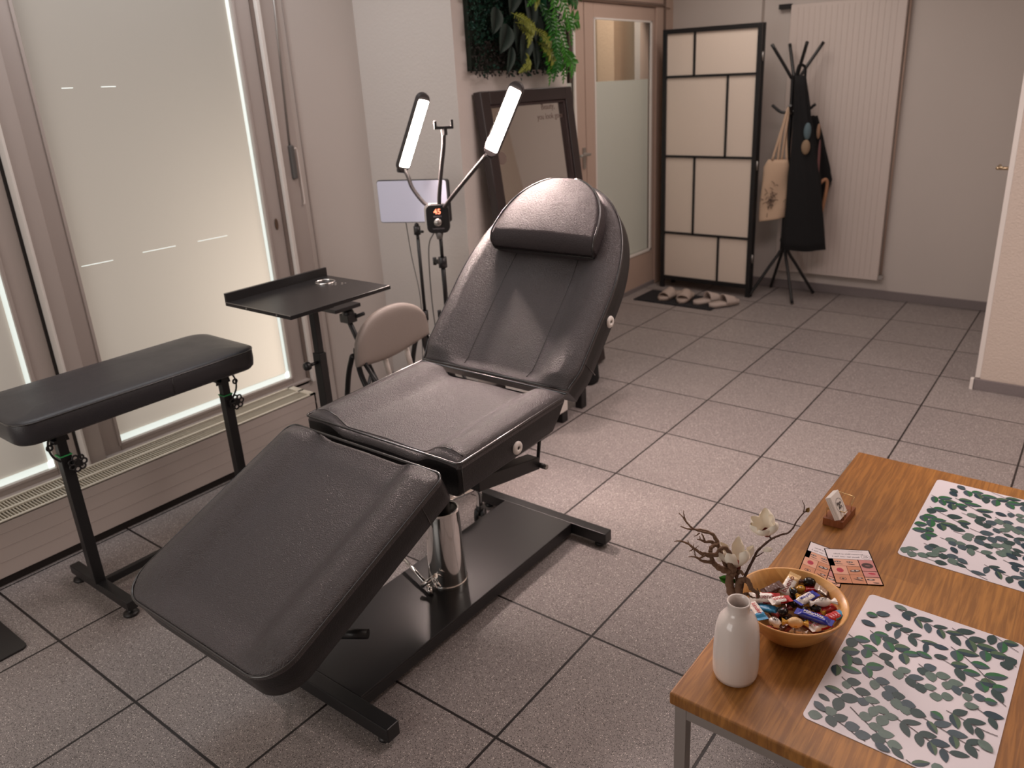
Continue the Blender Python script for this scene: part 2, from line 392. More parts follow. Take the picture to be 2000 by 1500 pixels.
struct('trim_12', MB().box((XW-0.02, YF, 0.1972), (XW+0.014, 1.20, 0.2045)), frame_m)
# small oval keyhole cover on the sash
kh = MB().prism([(0.008*math.cos(a), 0.026*math.sin(a)) for a in [2*PI*i/20 for i in range(20)]], (XW-0.008, 1.040, 0.975), (0, 1, 0), (0, 0, 1), (0.005, 0, 0))
tag(obj('keyhole_cover', kh, mat('bronze', srgb(104, 84, 70), 0.4, metal=0.5), bevel=0.001), 'small bronze oval keyhole cover on the window sash', 'keyhole cover')
# shutter crank
t = thing('shutter_crank', 'grey folding shutter crank hanging beside the window', 'crank', (XW+0.02, 1.16, 1.2))
obj('rod', MB().cyl((XW+0.018, 1.205, 2.35), (XW+0.018, 1.155, 1.30), 0.005), steel, t)
obj('gear_housing', MB().box((XW+0.002, 1.146, 1.165), (XW+0.034, 1.168, 1.315)), mat('crank_grey', srgb(92, 90, 88), 0.4), t, bevel=0.006)
obj('handle', MB().tube(spline([(XW+0.03, 1.168, 1.30), (XW+0.03, 1.182, 1.29), (XW+0.03, 1.184, 1.20), (XW+0.03, 1.186, 1.06), (XW+0.035, 1.176, 1.05)]), 0.004, 8), rad_m, t)

# trench convector radiator under the window
t = thing('convector_radiator', 'long low white convector radiator with slotted top grille under the windows', 'radiator', (-1.89, -0.5, 0))
y0, y1 = YF+0.02, 0.935
b = MB().box((-1.823, y0, 0.03), (-1.811, y1, 0.2265)).box((-1.983, y0, 0.03), (-1.975, y1, 0.205)).box((-1.983, y1-0.012, 0.03), (-1.811, y1, 0.2265))
obj('casing', b, rad_m, t, bevel=0.002)
b = MB()
for z in (0.085, 0.135, 0.185): b.box((-1.8112, y0, z), (-1.8104, y1-0.002, z+0.0015))
obj('casing_groove', b, frame_m, t)  # thin darker strips, groove shade put into the colour
obj('dark_interior', MB().box((-1.974, y0, 0.03), (-1.824, y1-0.013, 0.19)), dark_gap, t)  # dark block standing in for the shaded inside under the grille
b = MB()
for xa, xb in ((-1.983, -1.973), (-1.906, -1.892), (-1.823, -1.811)): b.box((xa, y0, 0.2215), (xb, y1, 0.228))
b.box((-1.983, y1-0.03, 0.2215), (-1.811, y1, 0.228)).box((-1.983, y0, 0.21), (-1.975, y1, 0.2215))
y = y0+0.01
while y < y1-0.03:
    if y > -0.85:
        b.box((-1.973, y, 0.196), (-1.906, y+0.0022, 0.2235)); b.box((-1.892, y, 0.196), (-1.823, y+0.0022, 0.2235))
    y += 0.0105
obj('grille', b, mat('grille_enamel', srgb(214, 206, 190), 0.35), t)
obj('plinth', MB().box((-1.97, y0, 0), (-1.818, y1-0.01, 0.03)), dark_gap, t)

# double door on the left, frosted low glass
frame = struct('door_frame_left', MB().box((XD-0.12, 2.30, 1.99), (XD+0.015, 4.42, H)).box((XD-0.12, 4.20, 0), (XD+0.015, 4.32, 1.99)).box((XD-0.12, 4.42, 0), (XD, YB, H)).box((XD-0.12, 4.32, 0), (XD-0.0, 4.42, H))
               .box((XD-0.12, 1.95, 0.0), (XD+0.0, 2.30, H)), door_m, bevel=0.004)
struct('trim_9', MB().box((XD+0.015, 2.3, 1.998), (XD+0.03, 4.30, 2.012)).box((XD+0.015, 2.3, 2.06), (XD+0.025, 4.30, 2.068)).box((XD+0.015, 4.30, 0), (XD+0.03, 4.312, H)), mat('door_shadow_gap', srgb(120, 102, 92), 0.6))
def glazed_door(name, ya, yb, ga, gb, hinge):
    m = MB()
    x0, x1 = XD-0.045, XD
    m.box((x0, ya, 0.02), (x1, ga, 1.985)).box((x0, gb, 0.02), (x1, yb, 1.985)).box((x0, ga, 0.02), (x1, gb, 0.275)).box((x0, ga, 1.90), (x1, gb, 1.985))
    d = struct(name, m, door_m, bevel=0.003)
    b = MB()
    b.box((x1-0.006, ga-0.002, 0.275), (x1+0.006, ga+0.012, 1.90)).box((x1-0.006, gb-0.022, 0.275), (x1+0.006, gb, 1.90)).box((x1-0.006, ga, 0.273), (x1+0.006, gb, 0.292)).box((x1-0.006, ga, 1.888), (x1+0.006, gb, 1.90))
    obj('glazing_bead', b, white_m, d, bevel=0.002, label='glazing bead coloured white for its lit edge')  # white stands in for light catching the bead
    obj('glass_pane', MB().box((x1-0.024, ga, 0.28), (x1-0.020, gb, 1.90)), gl_m, d)
    obj('frosted_film', MB().box((x1-0.018, ga+0.012, 0.29), (x1-0.0165, gb-0.022, 1.518)), frost_door, d, label='pale frosted film on the lower glass')
    return d
d1 = glazed_door('door_1', 2.35, 3.272, 2.46, 3.165, 0)
d2 = glazed_door('door_2', 3.279, 4.195, 3.385, 4.155, 1)
hp = MB().box((XD, 3.225, 0.99), (XD+0.008, 3.255, 1.12)).tube(spline([(XD, 3.24, 1.08), (XD+0.045, 3.24, 1.08), (XD+0.05, 3.225, 1.08), (XD+0.05, 3.13, 1.078)]), 0.009, 10)
obj('door_handle', hp, steel, d1)
# what shows through the clear glass: store room with a sunlit rendered pier
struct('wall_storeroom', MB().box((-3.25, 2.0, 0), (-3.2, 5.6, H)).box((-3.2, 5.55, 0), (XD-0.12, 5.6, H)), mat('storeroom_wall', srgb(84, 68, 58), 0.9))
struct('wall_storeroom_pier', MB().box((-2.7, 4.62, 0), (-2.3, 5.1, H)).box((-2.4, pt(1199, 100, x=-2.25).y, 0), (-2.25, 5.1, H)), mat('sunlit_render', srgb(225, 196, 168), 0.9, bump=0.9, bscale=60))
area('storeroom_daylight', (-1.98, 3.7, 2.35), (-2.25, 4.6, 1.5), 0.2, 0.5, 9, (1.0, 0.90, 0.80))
t = thing('storage_shelf', 'dark storage shelf in the room behind the glazed doors', 'shelf', (-3.0, 3.6, 0))
for z in (1.35, 1.78, 2.0): obj('shelf_board', MB().box((-3.19, 2.6, z), (-2.9, 4.4, z+0.03)), mat('dark_board%d' % int(z*100), srgb(70, 54, 44), 0.6), t)
for y in (2.62, 3.3, 4.0): obj('post', MB().box((-2.93, y, 0), (-2.9, y+0.03, 2.0)), blk_matte, t)

# baseboards of grey speckled tile
struct('baseboard_back', MB().box((-1.12, YB-0.014, 0), (0.645, YB-0.0005, 0.06)), skirt_m, bevel=0.002)
struct('baseboard_right', MB().box((0.62, 3.036, 0), (XR, 3.0495, 0.056)), skirt_m, bevel=0.002)
struct('baseboard_left', MB().box((XD+0.0005, 3.0, 0), (XD+0.012, 4.42, 0.03)).box((XC+0.0005, YC, 0), (XC+0.012, 2.52, 0.056)).box((XW, YC-0.0125, 0), (XC+0.012, YC-0.0005, 0.056)), skirt_m, bevel=0.002)
struct('baseboard_pier', MB().box((XD, YB-0.062, 0), (-1.13, YB-0.0505, 0.06)), skirt_m)
# side door in the block on the right: only its edge, casing and lever show
struct('door_3', MB().box((0.622, 3.2, 0.01), (0.6445, 4.1, 2.02)), white_m)
dl = MB().cyl((0.622, 3.27, 1.055), (0.555, 3.27, 1.055), 0.008).tube(spline([(0.562, 3.27, 1.055), (0.553, 3.275, 1.055), (0.552, 3.38, 1.055)]), 0.008, 10)
obj('door_handle', dl, mat('brass_handle', (0.55, 0.42, 0.28, 1), 0.3, metal=1), bpy.data.objects['door_3'])
struct('trim_10', MB().box((0.622, 3.05, 0.06), (0.6449, 3.11, 2.1)).box((0.632, 3.11, 0.06), (0.6449, 3.125, 2.1)), white_m, bevel=0.002)
struct('trim_11', MB().box((0.605, 3.03, 0), (0.6195, 3.06, 0.056)), white_m)

# flat vertical panel radiator on the back wall
t = thing('panel_radiator', 'tall white flat panel radiator with fine vertical grooves on the back wall', 'radiator', (-0.56, YB-0.05, 0.14))
xa, xb, za, zb = -0.925, -0.198, 0.138, 1.945
b = MB().box((xa, YB-0.06, za), (xb, YB-0.02, zb))
obj('panel', b, rad_m, t, bevel=0.004)
b = MB(); x = xa+0.05
while x < xb-0.03: b.box((x, YB-0.0612, za+0.02), (x+0.0022, YB-0.0598, zb-0.02)); x += 0.0365
obj('groove', b, mat('radiator_groove_shade', srgb(196, 183, 175), 0.6), t)  # slightly darker strips, shade of the grooves put into the colour
obj('valve', MB().cyl((xb+0.02, YB-0.035, 0.165), (xb+0.02, YB-0.075, 0.165), 0.014).cyl((xb-0.01, YB-0.035, 0.165), (xb+0.02, YB-0.035, 0.165), 0.008), steel, t)
obj('bracket', MB().box((xa-0.09, YB-0.045, 1.925), (xa-0.01, YB-0.005, 1.955)), blk_matte, t)
obj('supply_pipe', MB().cyl((xb+0.012, YB-0.03, 0.17), (xb+0.012, YB-0.03, H-0.001), 0.006), door_m, t)

# ------------------------------------------------------------------ treatment bed
BX = -0.49
def sst(x): x = max(0, min(1, x)); return x*x*(3-2*x)
def cushion(name, O, D, Nn, L, hwf, T, prof, parent, fade=(0.05, 0.05), nu=56, ns=60, label=None, taper=0.0, mats=(None, None), pipe=True, seams=(), er=0.010, under=0.0, er0=None):
    O, D, Nn = V(O), V(D).normalized(), V(Nn).normalized(); X = V((1, 0, 0))
    mb = MB(); st = []
    k = 26
    for i in range(k+1): st.append(0.11*L*(1-math.cos(PI/2*i/k)))
    n2 = ns
    for i in range(1, n2): st.append(lerp(0.11*L, 0.86*L, i/n2))
    for i in range(k+1): st.append(L*(0.86+0.14*math.sin(PI/2*i/k)))
    rows = []; edge = []
    for s in st:
        hw = max(hwf(s), 0.004); fd = sst(min(s/fade[0], 1))*sst(min((L-s)/fade[1], 1)) if fade else 1
        d = min(s, L-s); e_ = er0 if (er0 and s < L/2) else er; ev = -e_*(1-math.sqrt(max(0, 1-(1-min(d/e_, 1))**2)))
        T2 = T*(1-taper*s/L)
        pts = [(-hw+0.014, -T2), (-hw+0.003, -T2+0.012), (-hw, -T2*0.5), (-hw, -max(er, -ev)-0.003)]
        for i in range(nu+1):
            u = -hw+2*hw*i/nu; a = abs(u)/hw
            ee = -er*(1-math.sqrt(max(0, 1-(1-min((hw-abs(u))/er, 1))**2)))
            v = prof(a, s)*fd+min(ev, ee) if hw > 0.03 else prof(a, s)*fd*0
            pts.append((u, v))
        pts += [(hw, -max(er, -ev)-0.003), (hw, -T2*0.5), (hw-0.003, -T2+0.012), (hw-0.014, -T2)]
        rows.append([mb.b.verts.new(O+D*(s-under*min(1, max(0, -v/T2))*sst((s-0.45*L)/(0.55*L)))+X*u+Nn*v) for u, v in pts]); ep = -0.006 if not er0 else -0.006+ev; edge.append((O+D*s-X*hw+Nn*ep, O+D*s+X*hw+Nn*ep))
    mt, ms = mats[0] or leather_m, mats[1] or leather_s
    n = len(rows[0])
    for A, B in zip(rows, rows[1:]):
        for j in range(n):
            j2 = (j+1) % n; top = 3 <= j < n-4
            mb.use(mt if top else ms); mb.face([A[j], A[j2], B[j2], B[j]], True)
    mb.use(ms); mb.face(rows[0]); mb.face(rows[-1][::-1])
    for (u0, s0, s1) in seams:
        pass
    o = obj(name, mb, None, parent, label=label)
    if pipe:
        loop = [e[0] for e in edge]+[e[1] for e in edge[::-1]]
        keep = [loop[0]]
        for q in loop[1:]:
            if (q-keep[-1]).length > 0.004: keep.append(q)
        p = obj('piping', MB().tube([q+Nn*0.0045 for q in keep], 0.0034, 8, closed=True), piping_m, o)
    return o
def bump(t): return math.cos(PI*t/2)**2 if abs(t) < 1 else 0
bed = thing('treatment_bed', 'black vinyl beauty treatment bed with raised backrest on a chrome column and black base', 'treatment bed', (BX, 0.36, 0))
def ends(L, r0, r1, w):
    def f(s):
        h = w
        if s < r0: h -= r0-math.sqrt(max(0, r0*r0-(r0-s)**2))
        if L-s < r1: h -= r1-math.sqrt(max(0, r1*r1-(r1-(L-s))**2))
        return h
    return f
def make_prof(c0, c1, low, hi, peak, dome, n0, n1, L):
    # side bolsters above, sunk centre panel below the piping level
    def f(a, s):
        neg = (sst(s/n0) if n0 else 1)*(sst((L-s)/n1) if n1 else 1)
        pos = sst(s/0.05)*sst((L-s)/0.05)
        return (-low*(1-sst((a-c0)/(c1-c0)))+dome*bump(a/c0))*neg+hi*bump((a-peak)/0.27)*(0.25+0.75*pos)*(1 if n1 == 0 else sst((L-s)/n1))
    return f
pr_seat = make_prof(0.48, 0.68, 0.018, 0.020, 0.80, 0.003, 0, 0, 0.490)
pr_leg = make_prof(0.46, 0.68, 0.018, 0.022, 0.80, 0.003, 0, 0.09, 0.603)
pr_back = make_prof(0.42, 0.66, 0.020, 0.022, 0.82, 0.009, 0.04, 0.16, 0.74)
legN = (0, -0.391, 0.920); legD = (0, -0.9205, -0.3907)
leg_c = cushion('leg_cushion', (BX, 0.098, 0.645), legD, legN, 0.603, ends(0.603, 0.03, 0.085, 0.300), 0.092, pr_leg, bed, fade=None)
seat_c = cushion('seat_cushion', (BX, 0.150, 0.650), (0, 1, 0.03), (0, -0.03, 1), 0.490, ends(0.490, 0.012, 0.006, 0.300), 0.100, pr_seat, bed, fade=None, er=0.016, under=0.085)
th = math.radians(46)
bD = V((0, math.cos(th), math.sin(th))); bN = V((0, -math.sin(th), math.cos(th)))
def hw_back(s):
    w = 0.312 if s > 0.08 else lerp(0.296, 0.312, sst(s/0.08))
    if s < 0.3: return w
    t = (s-0.3)/0.441
    return w*math.sqrt(max(0, 1-min(1, t)**2.2))
BO = V((BX, 0.645, 0.670))
back_c = cushion('back_cushion', BO, bD, bN, 0.74, hw_back, 0.088, pr_back, bed, fade=None)
# seams bounding the centre panel of the back
for sx in (-1, 1):
    pts = []
    for i in range(24):
        s = 0.02+0.60*i/23; hw = hw_back(s); a = 0.43; fd = 1
        pts.append(BO+bD*s+V((sx*hw*a, 0, 0))+bN*(pr_back(a, s)*fd+0.0003))
    obj('seam', MB().tube(pts, 0.0012, 6), piping_m, back_c)
# front roll of the seat with stitched seam
pts = []
for i in range(49):
    u = -0.29+0.58*i/48; a = abs(u)/0.3
    pts.append(V((BX+u, 0.150+0.030, 0.6515))+V((0, 0, pr_seat(a, 0.03)+0.0004)))
obj('stitched_seam', MB().tube(pts, 0.0013, 6), piping_m, seat_c)
mb = MB()
for q0, q1 in zip(pts, pts[1:]):
    for f in (0.1, 0.6):
        a_, b_ = q0.lerp(q1, f), q0.lerp(q1, f+0.25); mb.tube([a_+V((0, -0.005, 0.0)), b_+V((0, -0.005, 0.0))], 0.0007, 4)
obj('stitching', mb, mat('thread', srgb(120, 112, 112), 0.6), seat_c)
# corner seams on the leather sides
obj('side_seam', MB().tube([(BX+0.3005, 0.160, 0.64), (BX+0.3005, 0.160, 0.56)], 0.0012, 6), piping_m, seat_c)
q = V((BX+0.3003, 0.098, 0.645))+V(legD)*0.10
obj('side_seam', MB().tube([q-V(legN)*0.012, q-V(legN)*0.088], 0.0012, 6), piping_m, leg_c)
q = BO+bD*0.10+V((0.3125, 0, 0))
obj('side_seam', MB().tube([q-bN*0.01, q-bN*0.086], 0.0012, 6), piping_m, back_c)
# white eyelet buttons in the sides
for nm, c, n_ in (('seat', (BX+0.300, 0.387, 0.595), None), ('back', (BX+0.311, 0.868, 0.829), None)):
    c = V(c); M = Matrix.Rotation(PI/2, 4, 'Y')
    host = seat_c if nm == 'seat' else back_c
    o = obj('eyelet', MB().lathe([(0.0055, 0.0), (0.0055, 0.006), (0.009, 0.0075), (0.017, 0.006), (0.0195, 0.0025), (0.0195, 0.0)], c, 32, M), white_pl, host, label='white round eyelet')
    obj('eyelet_hole', MB().lathe([(0, 0.004), (0.0056, 0.004)], c, 20, M), dark_gap, o)  # dark disc in place of the shaded hole
# headrest pillow
def hw_pil(s):
    t = (s-0.0)/0.27
    return 0.208*math.sqrt(max(0, 1-min(1, max(0, (t-0.05)/0.95))**2.5)) if t > 0.05 else 0.208-0.006*(1-t/0.05)
PO = BO+V((0.008, 0, 0))+bD*0.448+bN*0.070
def pr_pil(a, s): return 0.010*(1-a*a)*math.sin(PI*min(1, s/0.27))**0.5 if 0 < s < 0.27 else 0
pil = cushion('headrest', PO, bD, bN, 0.268, hw_pil, 0.074, pr_pil, bed, fade=None, er0=0.052, mats=(leather_p, leather_p), label='padded half-round headrest with piped edge')
# metal under the cushions
obj('seat_frame', MB().box((BX-0.20, 0.19, 0.515), (BX-0.17, 0.54, 0.55)).box((BX+0.17, 0.19, 0.515), (BX+0.20, 0.54, 0.55)).box((BX-0.2, 0.19, 0.515), (BX+0.2, 0.22, 0.55)).box((BX-0.2, 0.51, 0.515), (BX+0.2, 0.54, 0.55))
    .box((BX-0.09, 0.24, 0.47), (BX+0.09, 0.50, 0.53)), blk, bed, bevel=0.003)
obj('hinge_bar', MB().cyl((BX-0.25, 0.634, 0.626), (BX+0.25, 0.634, 0.626), 0.012).box((BX-0.20, 0.54, 0.585), (BX-0.17, 0.65, 0.615)).box((BX+0.17, 0.54, 0.585), (BX+0.20, 0.65, 0.615)), blk, bed)
# tapered arm with support rod
arm = MB().prism([(0.28, 0.535), (0.56, 0.475), (0.56, 0.435), (0.40, 0.465), (0.28, 0.49)], (BX+0.20, 0, 0), (0, 1, 0), (0, 0, 1), (0.045, 0, 0))
arm_o = obj('support_arm', arm, blk, bed, bevel=0.003)
obj('support_rod', MB().cyl((BX+0.235, 0.562, 0.445), (BX+0.235, 0.585, 0.57), 0.0055).cyl((BX+0.225, 0.562, 0.447), (BX+0.262, 0.562, 0.447), 0.008), blk, arm_o)
obj('bolt', MB().cyl((BX+0.262, 0.562, 0.447), (BX+0.270, 0.562, 0.447), 0.008, seg=6, smooth=False), steel, arm_o)
legf = MB()
for sx in (-0.18, 0.18):
    a_ = V((BX+sx, 0.098, 0.645))+V(legD)*0.02-V(legN)*0.105; b_ = a_+V(legD)*0.42
    obj('leg_frame', MB().tube([a_, b_], 0.013, 4, smooth=False), blk, bed)
legf.b.free()
lv = V((BX+0.05, -0.07, 0.158))
obj('foot_lever', MB().cyl((-0.470, -0.075, 0.160), (-0.402, -0.035, 0.163), 0.0135).tube(spline([(-0.465, -0.072, 0.160), (-0.55, -0.10, 0.158), (-0.60, -0.09, 0.12), (-0.61, -0.06, 0.06)]), 0.009, 10), blk_plastic, bed, label='black foot lever handle')
# hydraulic column with chrome cover
col = obj('column_cover', MB().lathe([(0.0635, 0.0605), (0.0635, 0.0625), (0.0635, 0.0725), (0.0632, 0.0742), (0.0612, 0.0750), (0.0610, 0.0765), (0.0607, 0.085), (0.0570, 0.20), (0.0532, 0.315), (0.0530, 0.3235), (0.0522, 0.3250), (0.0490, 0.3250), (0.0480, 0.3235), (0.0478, 0.30)], (BX+0.005, 0.365, 0), 64), chrome, bed, label='conical chrome column cover')
obj('piston', MB().lathe([(0.047, 0.31), (0.046, 0.316), (0.026, 0.318), (0.026, 0.50)], (BX+0.005, 0.365, 0), 32), blk, bed)
pl0, pl1, pl2 = pt(770, 1070, y=0.36), pt(838, 1146, y=0.285), pt(842, 1160, y=0.28)
obj('pump_lever', MB().cyl(pl0, pl1, 0.006).cyl(pl1, pl2, 0.008), chrome, bed)
obj('pump_pedal', MB().cyl(pt(822, 1145, y=0.27), pt(848, 1128, y=0.30), 0.0078).cyl(pt(843, 1128, y=0.29), pt(854, 1150, y=0.28), 0.0032).cyl(pt(848, 1128, y=0.285), pt(861, 1146, y=0.28), 0.0032), chrome, bed)
# base
obj('base_plate', MB().box((-0.640, -0.135, 0.050), (-0.338, 0.862, 0.060)).box((-0.640, -0.135, 0.018), (-0.634, 0.862, 0.051)).box((-0.344, -0.135, 0.018), (-0.338, 0.862, 0.051)), blk_plate, bed, bevel=0.002)
for y in (-0.176, 0.8525):
    fb = obj('foot_bar', MB().box((-0.768, y, 0.018), (-0.197, y+0.041, 0.0605)), blk, bed, bevel=0.003)
    for x in (-0.735, -0.232):
        obj('rubber_foot', MB().lathe([(0, 0), (0.016, 0), (0.0185, 0.004), (0.0185, 0.009), (0.012, 0.014), (0.008, 0.0145), (0.008, 0.020)], (x, y+0.02, 0), 24), blk_plastic, fb)

# ------------------------------------------------------------------ arm bench (left)
t = thing('arm_rest_bench', 'black padded arm rest bench on two T-shaped legs in front of the windows', 'arm rest', (-1.47, 0.02, 0))
cushm = MB()
def rounded(xa, ya, xb, yb, r, n=8):
    P = []
    for cx, cy, a0 in ((xb-r, yb-r, 0), (xa+r, yb-r, 90), (xa+r, ya+r, 180), (xb-r, ya+r, 270)):
        for i in range(n+1): a = math.radians(a0+90*i/n); P.append((cx+r*math.cos(a), cy+r*math.sin(a)))
    return P
def slab(mb, xa, ya, xb, yb, r, prof, top=None, bot=None):
    """rounded slab; prof = [(inset, z)] from bottom to top"""
    rings = []
    for ins, z in prof: rings.append([mb.b.verts.new((x, y, z)) for x, y in rounded(xa+ins, ya+ins, xb-ins, yb-ins, max(0.002, r-ins))])
    mb.face(rings[0][::-1]); mb.face(rings[-1])
    n = len(rings[0])
    for A, B in zip(rings, rings[1:]):
        for j in range(n): mb.face([A[j], A[(j+1) % n], B[(j+1) % n], B[j]], True)
    return mb
bx0, by0, bx1, by1 = -1.713, -0.405, -1.345, 0.388
pad = obj('cushion', slab(MB(), bx0, by0, bx1, by1, 0.06, [(0.05, 0.622), (0.012, 0.623), (0.003, 0.632), (0.0, 0.655), (0.0, 0.687), (0.004, 0.694), (0.02, 0.699), (0.06, 0.7025), (0.10, 0.7045)]), bench_m, t)
obj('piping', MB().tube([(x, y, 0.6915) for x, y in rounded(bx0, by0, bx1, by1, 0.06)], 0.0022, 6, closed=True), piping_m, pad)
obj('side_seam', MB().tube([(bx1+0.0006, 0.06, 0.688), (bx1+0.0006, 0.06, 0.632)], 0.001, 5), piping_m, pad)
obj('underboard', MB().box((bx0+0.06, by0+0.06, 0.612), (bx1-0.06, by1-0.06, 0.6225)), blk_matte, t)
def rosette(c, r=0.026):
    mb = MB()
    mb.cyl(c, c+V((0.012, -0.004, 0)), 0.012, seg=12)
    for i in range(7):
        a = 2*PI*i/7; q = c+V((0.010, 0, 0))+V((0, math.cos(a), math.sin(a)))*r*0.72
        mb.tube([q+V((0, math.cos(w), math.sin(w)))*0.0085 for w in [2*PI*j/10 for j in range(10)]], 0.0032, 6, closed=True)
    return mb
for k, y in enumerate((-0.262, 0.300)):
    p = obj('leg', MB().box((-1.485, y-0.015, 0.055), (-1.452, y+0.018, 0.52)), blk, t, bevel=0.002)
    obj('inner_tube', MB().box((-1.4825, y-0.0125, 0.50), (-1.4545, y+0.0155, 0.600)), blk, p, bevel=0.002)
    obj('green_band', MB().box((-1.4865, y-0.0165, 0.518), (-1.4505, y+0.0195, 0.5215)), green_m, p, label='thin green band round the leg')
    obj('star_knob', rosette(V((-1.450, y+0.024, 0.488))), blk_plastic, p)
    obj('tilt_bracket', MB().prism([(-0.028, 0.0), (0.028, 0.0), (0.02, 0.055), (-0.02, 0.055)], (-1.468, y, 0.562), (0, 1, 0), (0, 0, 1), (0.004, 0, 0)).cyl((-1.50, y-0.02, 0.575), (-1.44, y-0.02, 0.575), 0.006).box((-1.52, y-0.03, 0.600), (-1.42, y+0.03, 0.613)), blk, p)
    sg = -1 if k == 0 else 1
    obj('clamp_strap', MB().tube(spline([(-1.455, y+sg*0.016, 0.612), (-1.452, y+sg*0.036, 0.582), (-1.450, y+sg*0.040, 0.555), (-1.449, y+sg*0.034, 0.530), (-1.449, y+sg*0.018, 0.508)]), 0.0032, 8).tube([V((-1.450, y+sg*0.037, 0.562))+V((0, math.cos(w), math.sin(w)))*0.008 for w in [2*PI*j/12 for j in range(12)]], 0.0035, 6, closed=True), blk, p)
    f = obj('foot_bar', MB().box((-1.645, y-0.012, 0.027), (-1.262, y+0.020, 0.058)), blk, t, bevel=0.002)
    for x in (-1.62, -1.285):
        obj('rubber_foot', MB().lathe([(0, 0), (0.021, 0), (0.024, 0.004), (0.022, 0.010), (0.010, 0.013), (0.008, 0.014), (0.008, 0.028)], (x, y+0.003, 0), 24), blk_plastic, f)
obj('stretcher', MB().box((-1.478, -0.245, 0.030), (-1.458, 0.290, 0.055)), blk, t, bevel=0.002)

# black base plate corner at the left edge, foot of a floor stand out of the frame
t = thing('floor_stand', 'flat black metal base plate of a stand at the lower left edge of the picture', 'stand', (-1.56, -0.69, 0))
obj('base_plate', slab(MB(), -1.72, -0.88, -1.40, -0.515, 0.02, [(0.0, 0.0), (0.0, 0.006), (0.001, 0.007)]), blk_plate, t)
obj('pole', MB().cyl((-1.60, -0.78, 0.007), (-1.60, -0.78, 1.1), 0.015), blk, t)

# ------------------------------------------------------------------ laptop tray table
t = thing('tray_table', 'black height-adjustable tray table with a rear lip behind the arm rest bench', 'tray table', (-1.2, 0.59, 0))
tx0, ty0, tx1, ty1, tz = -1.458, 0.368, -1.100, 0.818, 0.85
top = obj('table_top', MB().box((tx0, ty0, tz-0.014), (tx1, ty1, tz)), blk_plate, t, bevel=0.001)
obj('rear_lip', MB().box((tx0-0.012, ty0, tz-0.014), (tx0-0.0005, ty1, tz+0.032)), blk_plate, t, bevel=0.001)
for xx in (-1.345, -1.175): obj('edge_screw', MB().cyl((xx, ty0+0.001, tz-0.007), (xx, ty0-0.0016, tz-0.007), 0.0034, seg=12), steel, top, label='bright screw head')
obj('edge_trim', MB().box((tx0-0.012, ty0-0.0015, tz-0.0012), (tx1, ty0, tz+0.0006)), steel, top, label='thin bright metal edge')
po = obj('post', MB().box((-1.222, 0.52, 0.02), (-1.182, 0.55, 0.655)), blk, t, bevel=0.002)
obj('inner_post', MB().box((-1.216, 0.5235, 0.63), (-1.188, 0.5465, 0.836)), blk, t, bevel=0.002)
obj('height_knob', MB().cyl((-1.202, 0.519, 0.62), (-1.202, 0.485, 0.62), 0.006).lathe([(0, -0.012), (0.014, -0.010), (0.017, 0), (0.014, 0.010), (0, 0.012)], (-1.202, 0.476, 0.62), 8, Matrix.Rotation(PI/2, 4, 'X')), blk_plastic, po)
obj('support_bracket', MB().box((-1.36, 0.50, 0.824), (-1.13, 0.57, 0.8358)), blk, t)
obj('base', MB().box((-1.45, 0.50, 0.0), (-1.10, 0.56, 0.025)).box((-1.45, 0.38, 0.0), (-1.40, 0.80, 0.025)).box((-1.15, 0.38, 0.0), (-1.10, 0.80, 0.025)), blk, t, bevel=0.003)
# cup-holder ring and vents set in the tray
c = V((-1.372, 0.735, tz))
obj('cup_ring', MB().tube([c+V((0.036*math.cos(a), 0.036*math.sin(a), 0.001)) for a in [2*PI*i/32 for i in range(32)]], 0.0032, 8, closed=True), chrome, top, label='silver cup-holder ring')
v = MB()
for i in range(4):
    for j in range(3):
        if (i+j) % 4 == 3: continue
        a = c+V((0.045+0.014*i, -0.018+0.016*j+0.004*i, 0)); v.cyl(a, a+V((0, 0, 0.0014)), 0.0042, seg=12)
obj('vent_hole', v, steel, top, label='cluster of small metal vent holes')

# second tripod with small plate behind the tray
t = thing('tripod', 'black tripod with a small tilted plate behind the tray table', 'tripod', (-1.5, 1.02, 0))
hd = V((-1.5, 0.93, 0.665))
obj('plate', MB().box((-1.545, 0.83, 0.684), (-1.455, 0.965, 0.700)), blk_plastic, t, bevel=0.002)
obj('head', MB().sphere((-1.5, 0.93, 0.655), 0.026).box((-1.53, 0.905, 0.618), (-1.475, 0.955, 0.655)).cyl((-1.5, 0.93, 0.684), (-1.5, 0.93, 0.655), 0.016).cyl((-1.5, 0.945, 0.63), (-1.44, 0.965, 0.655), 0.008), blk_plastic, t, bevel=0.003)
obj('pole', MB().cyl((-1.5, 0.93, 0.62), (-1.5, 1.02, 0.36), 0.011), blk, t)
for a in (0.3, 2.4, 4.5):
    obj('leg', MB().cyl((-1.5, 1.02, 0.37), (-1.5+0.15*math.cos(a), 1.02+0.15*math.sin(a), 0.006), 0.008), blk, t)

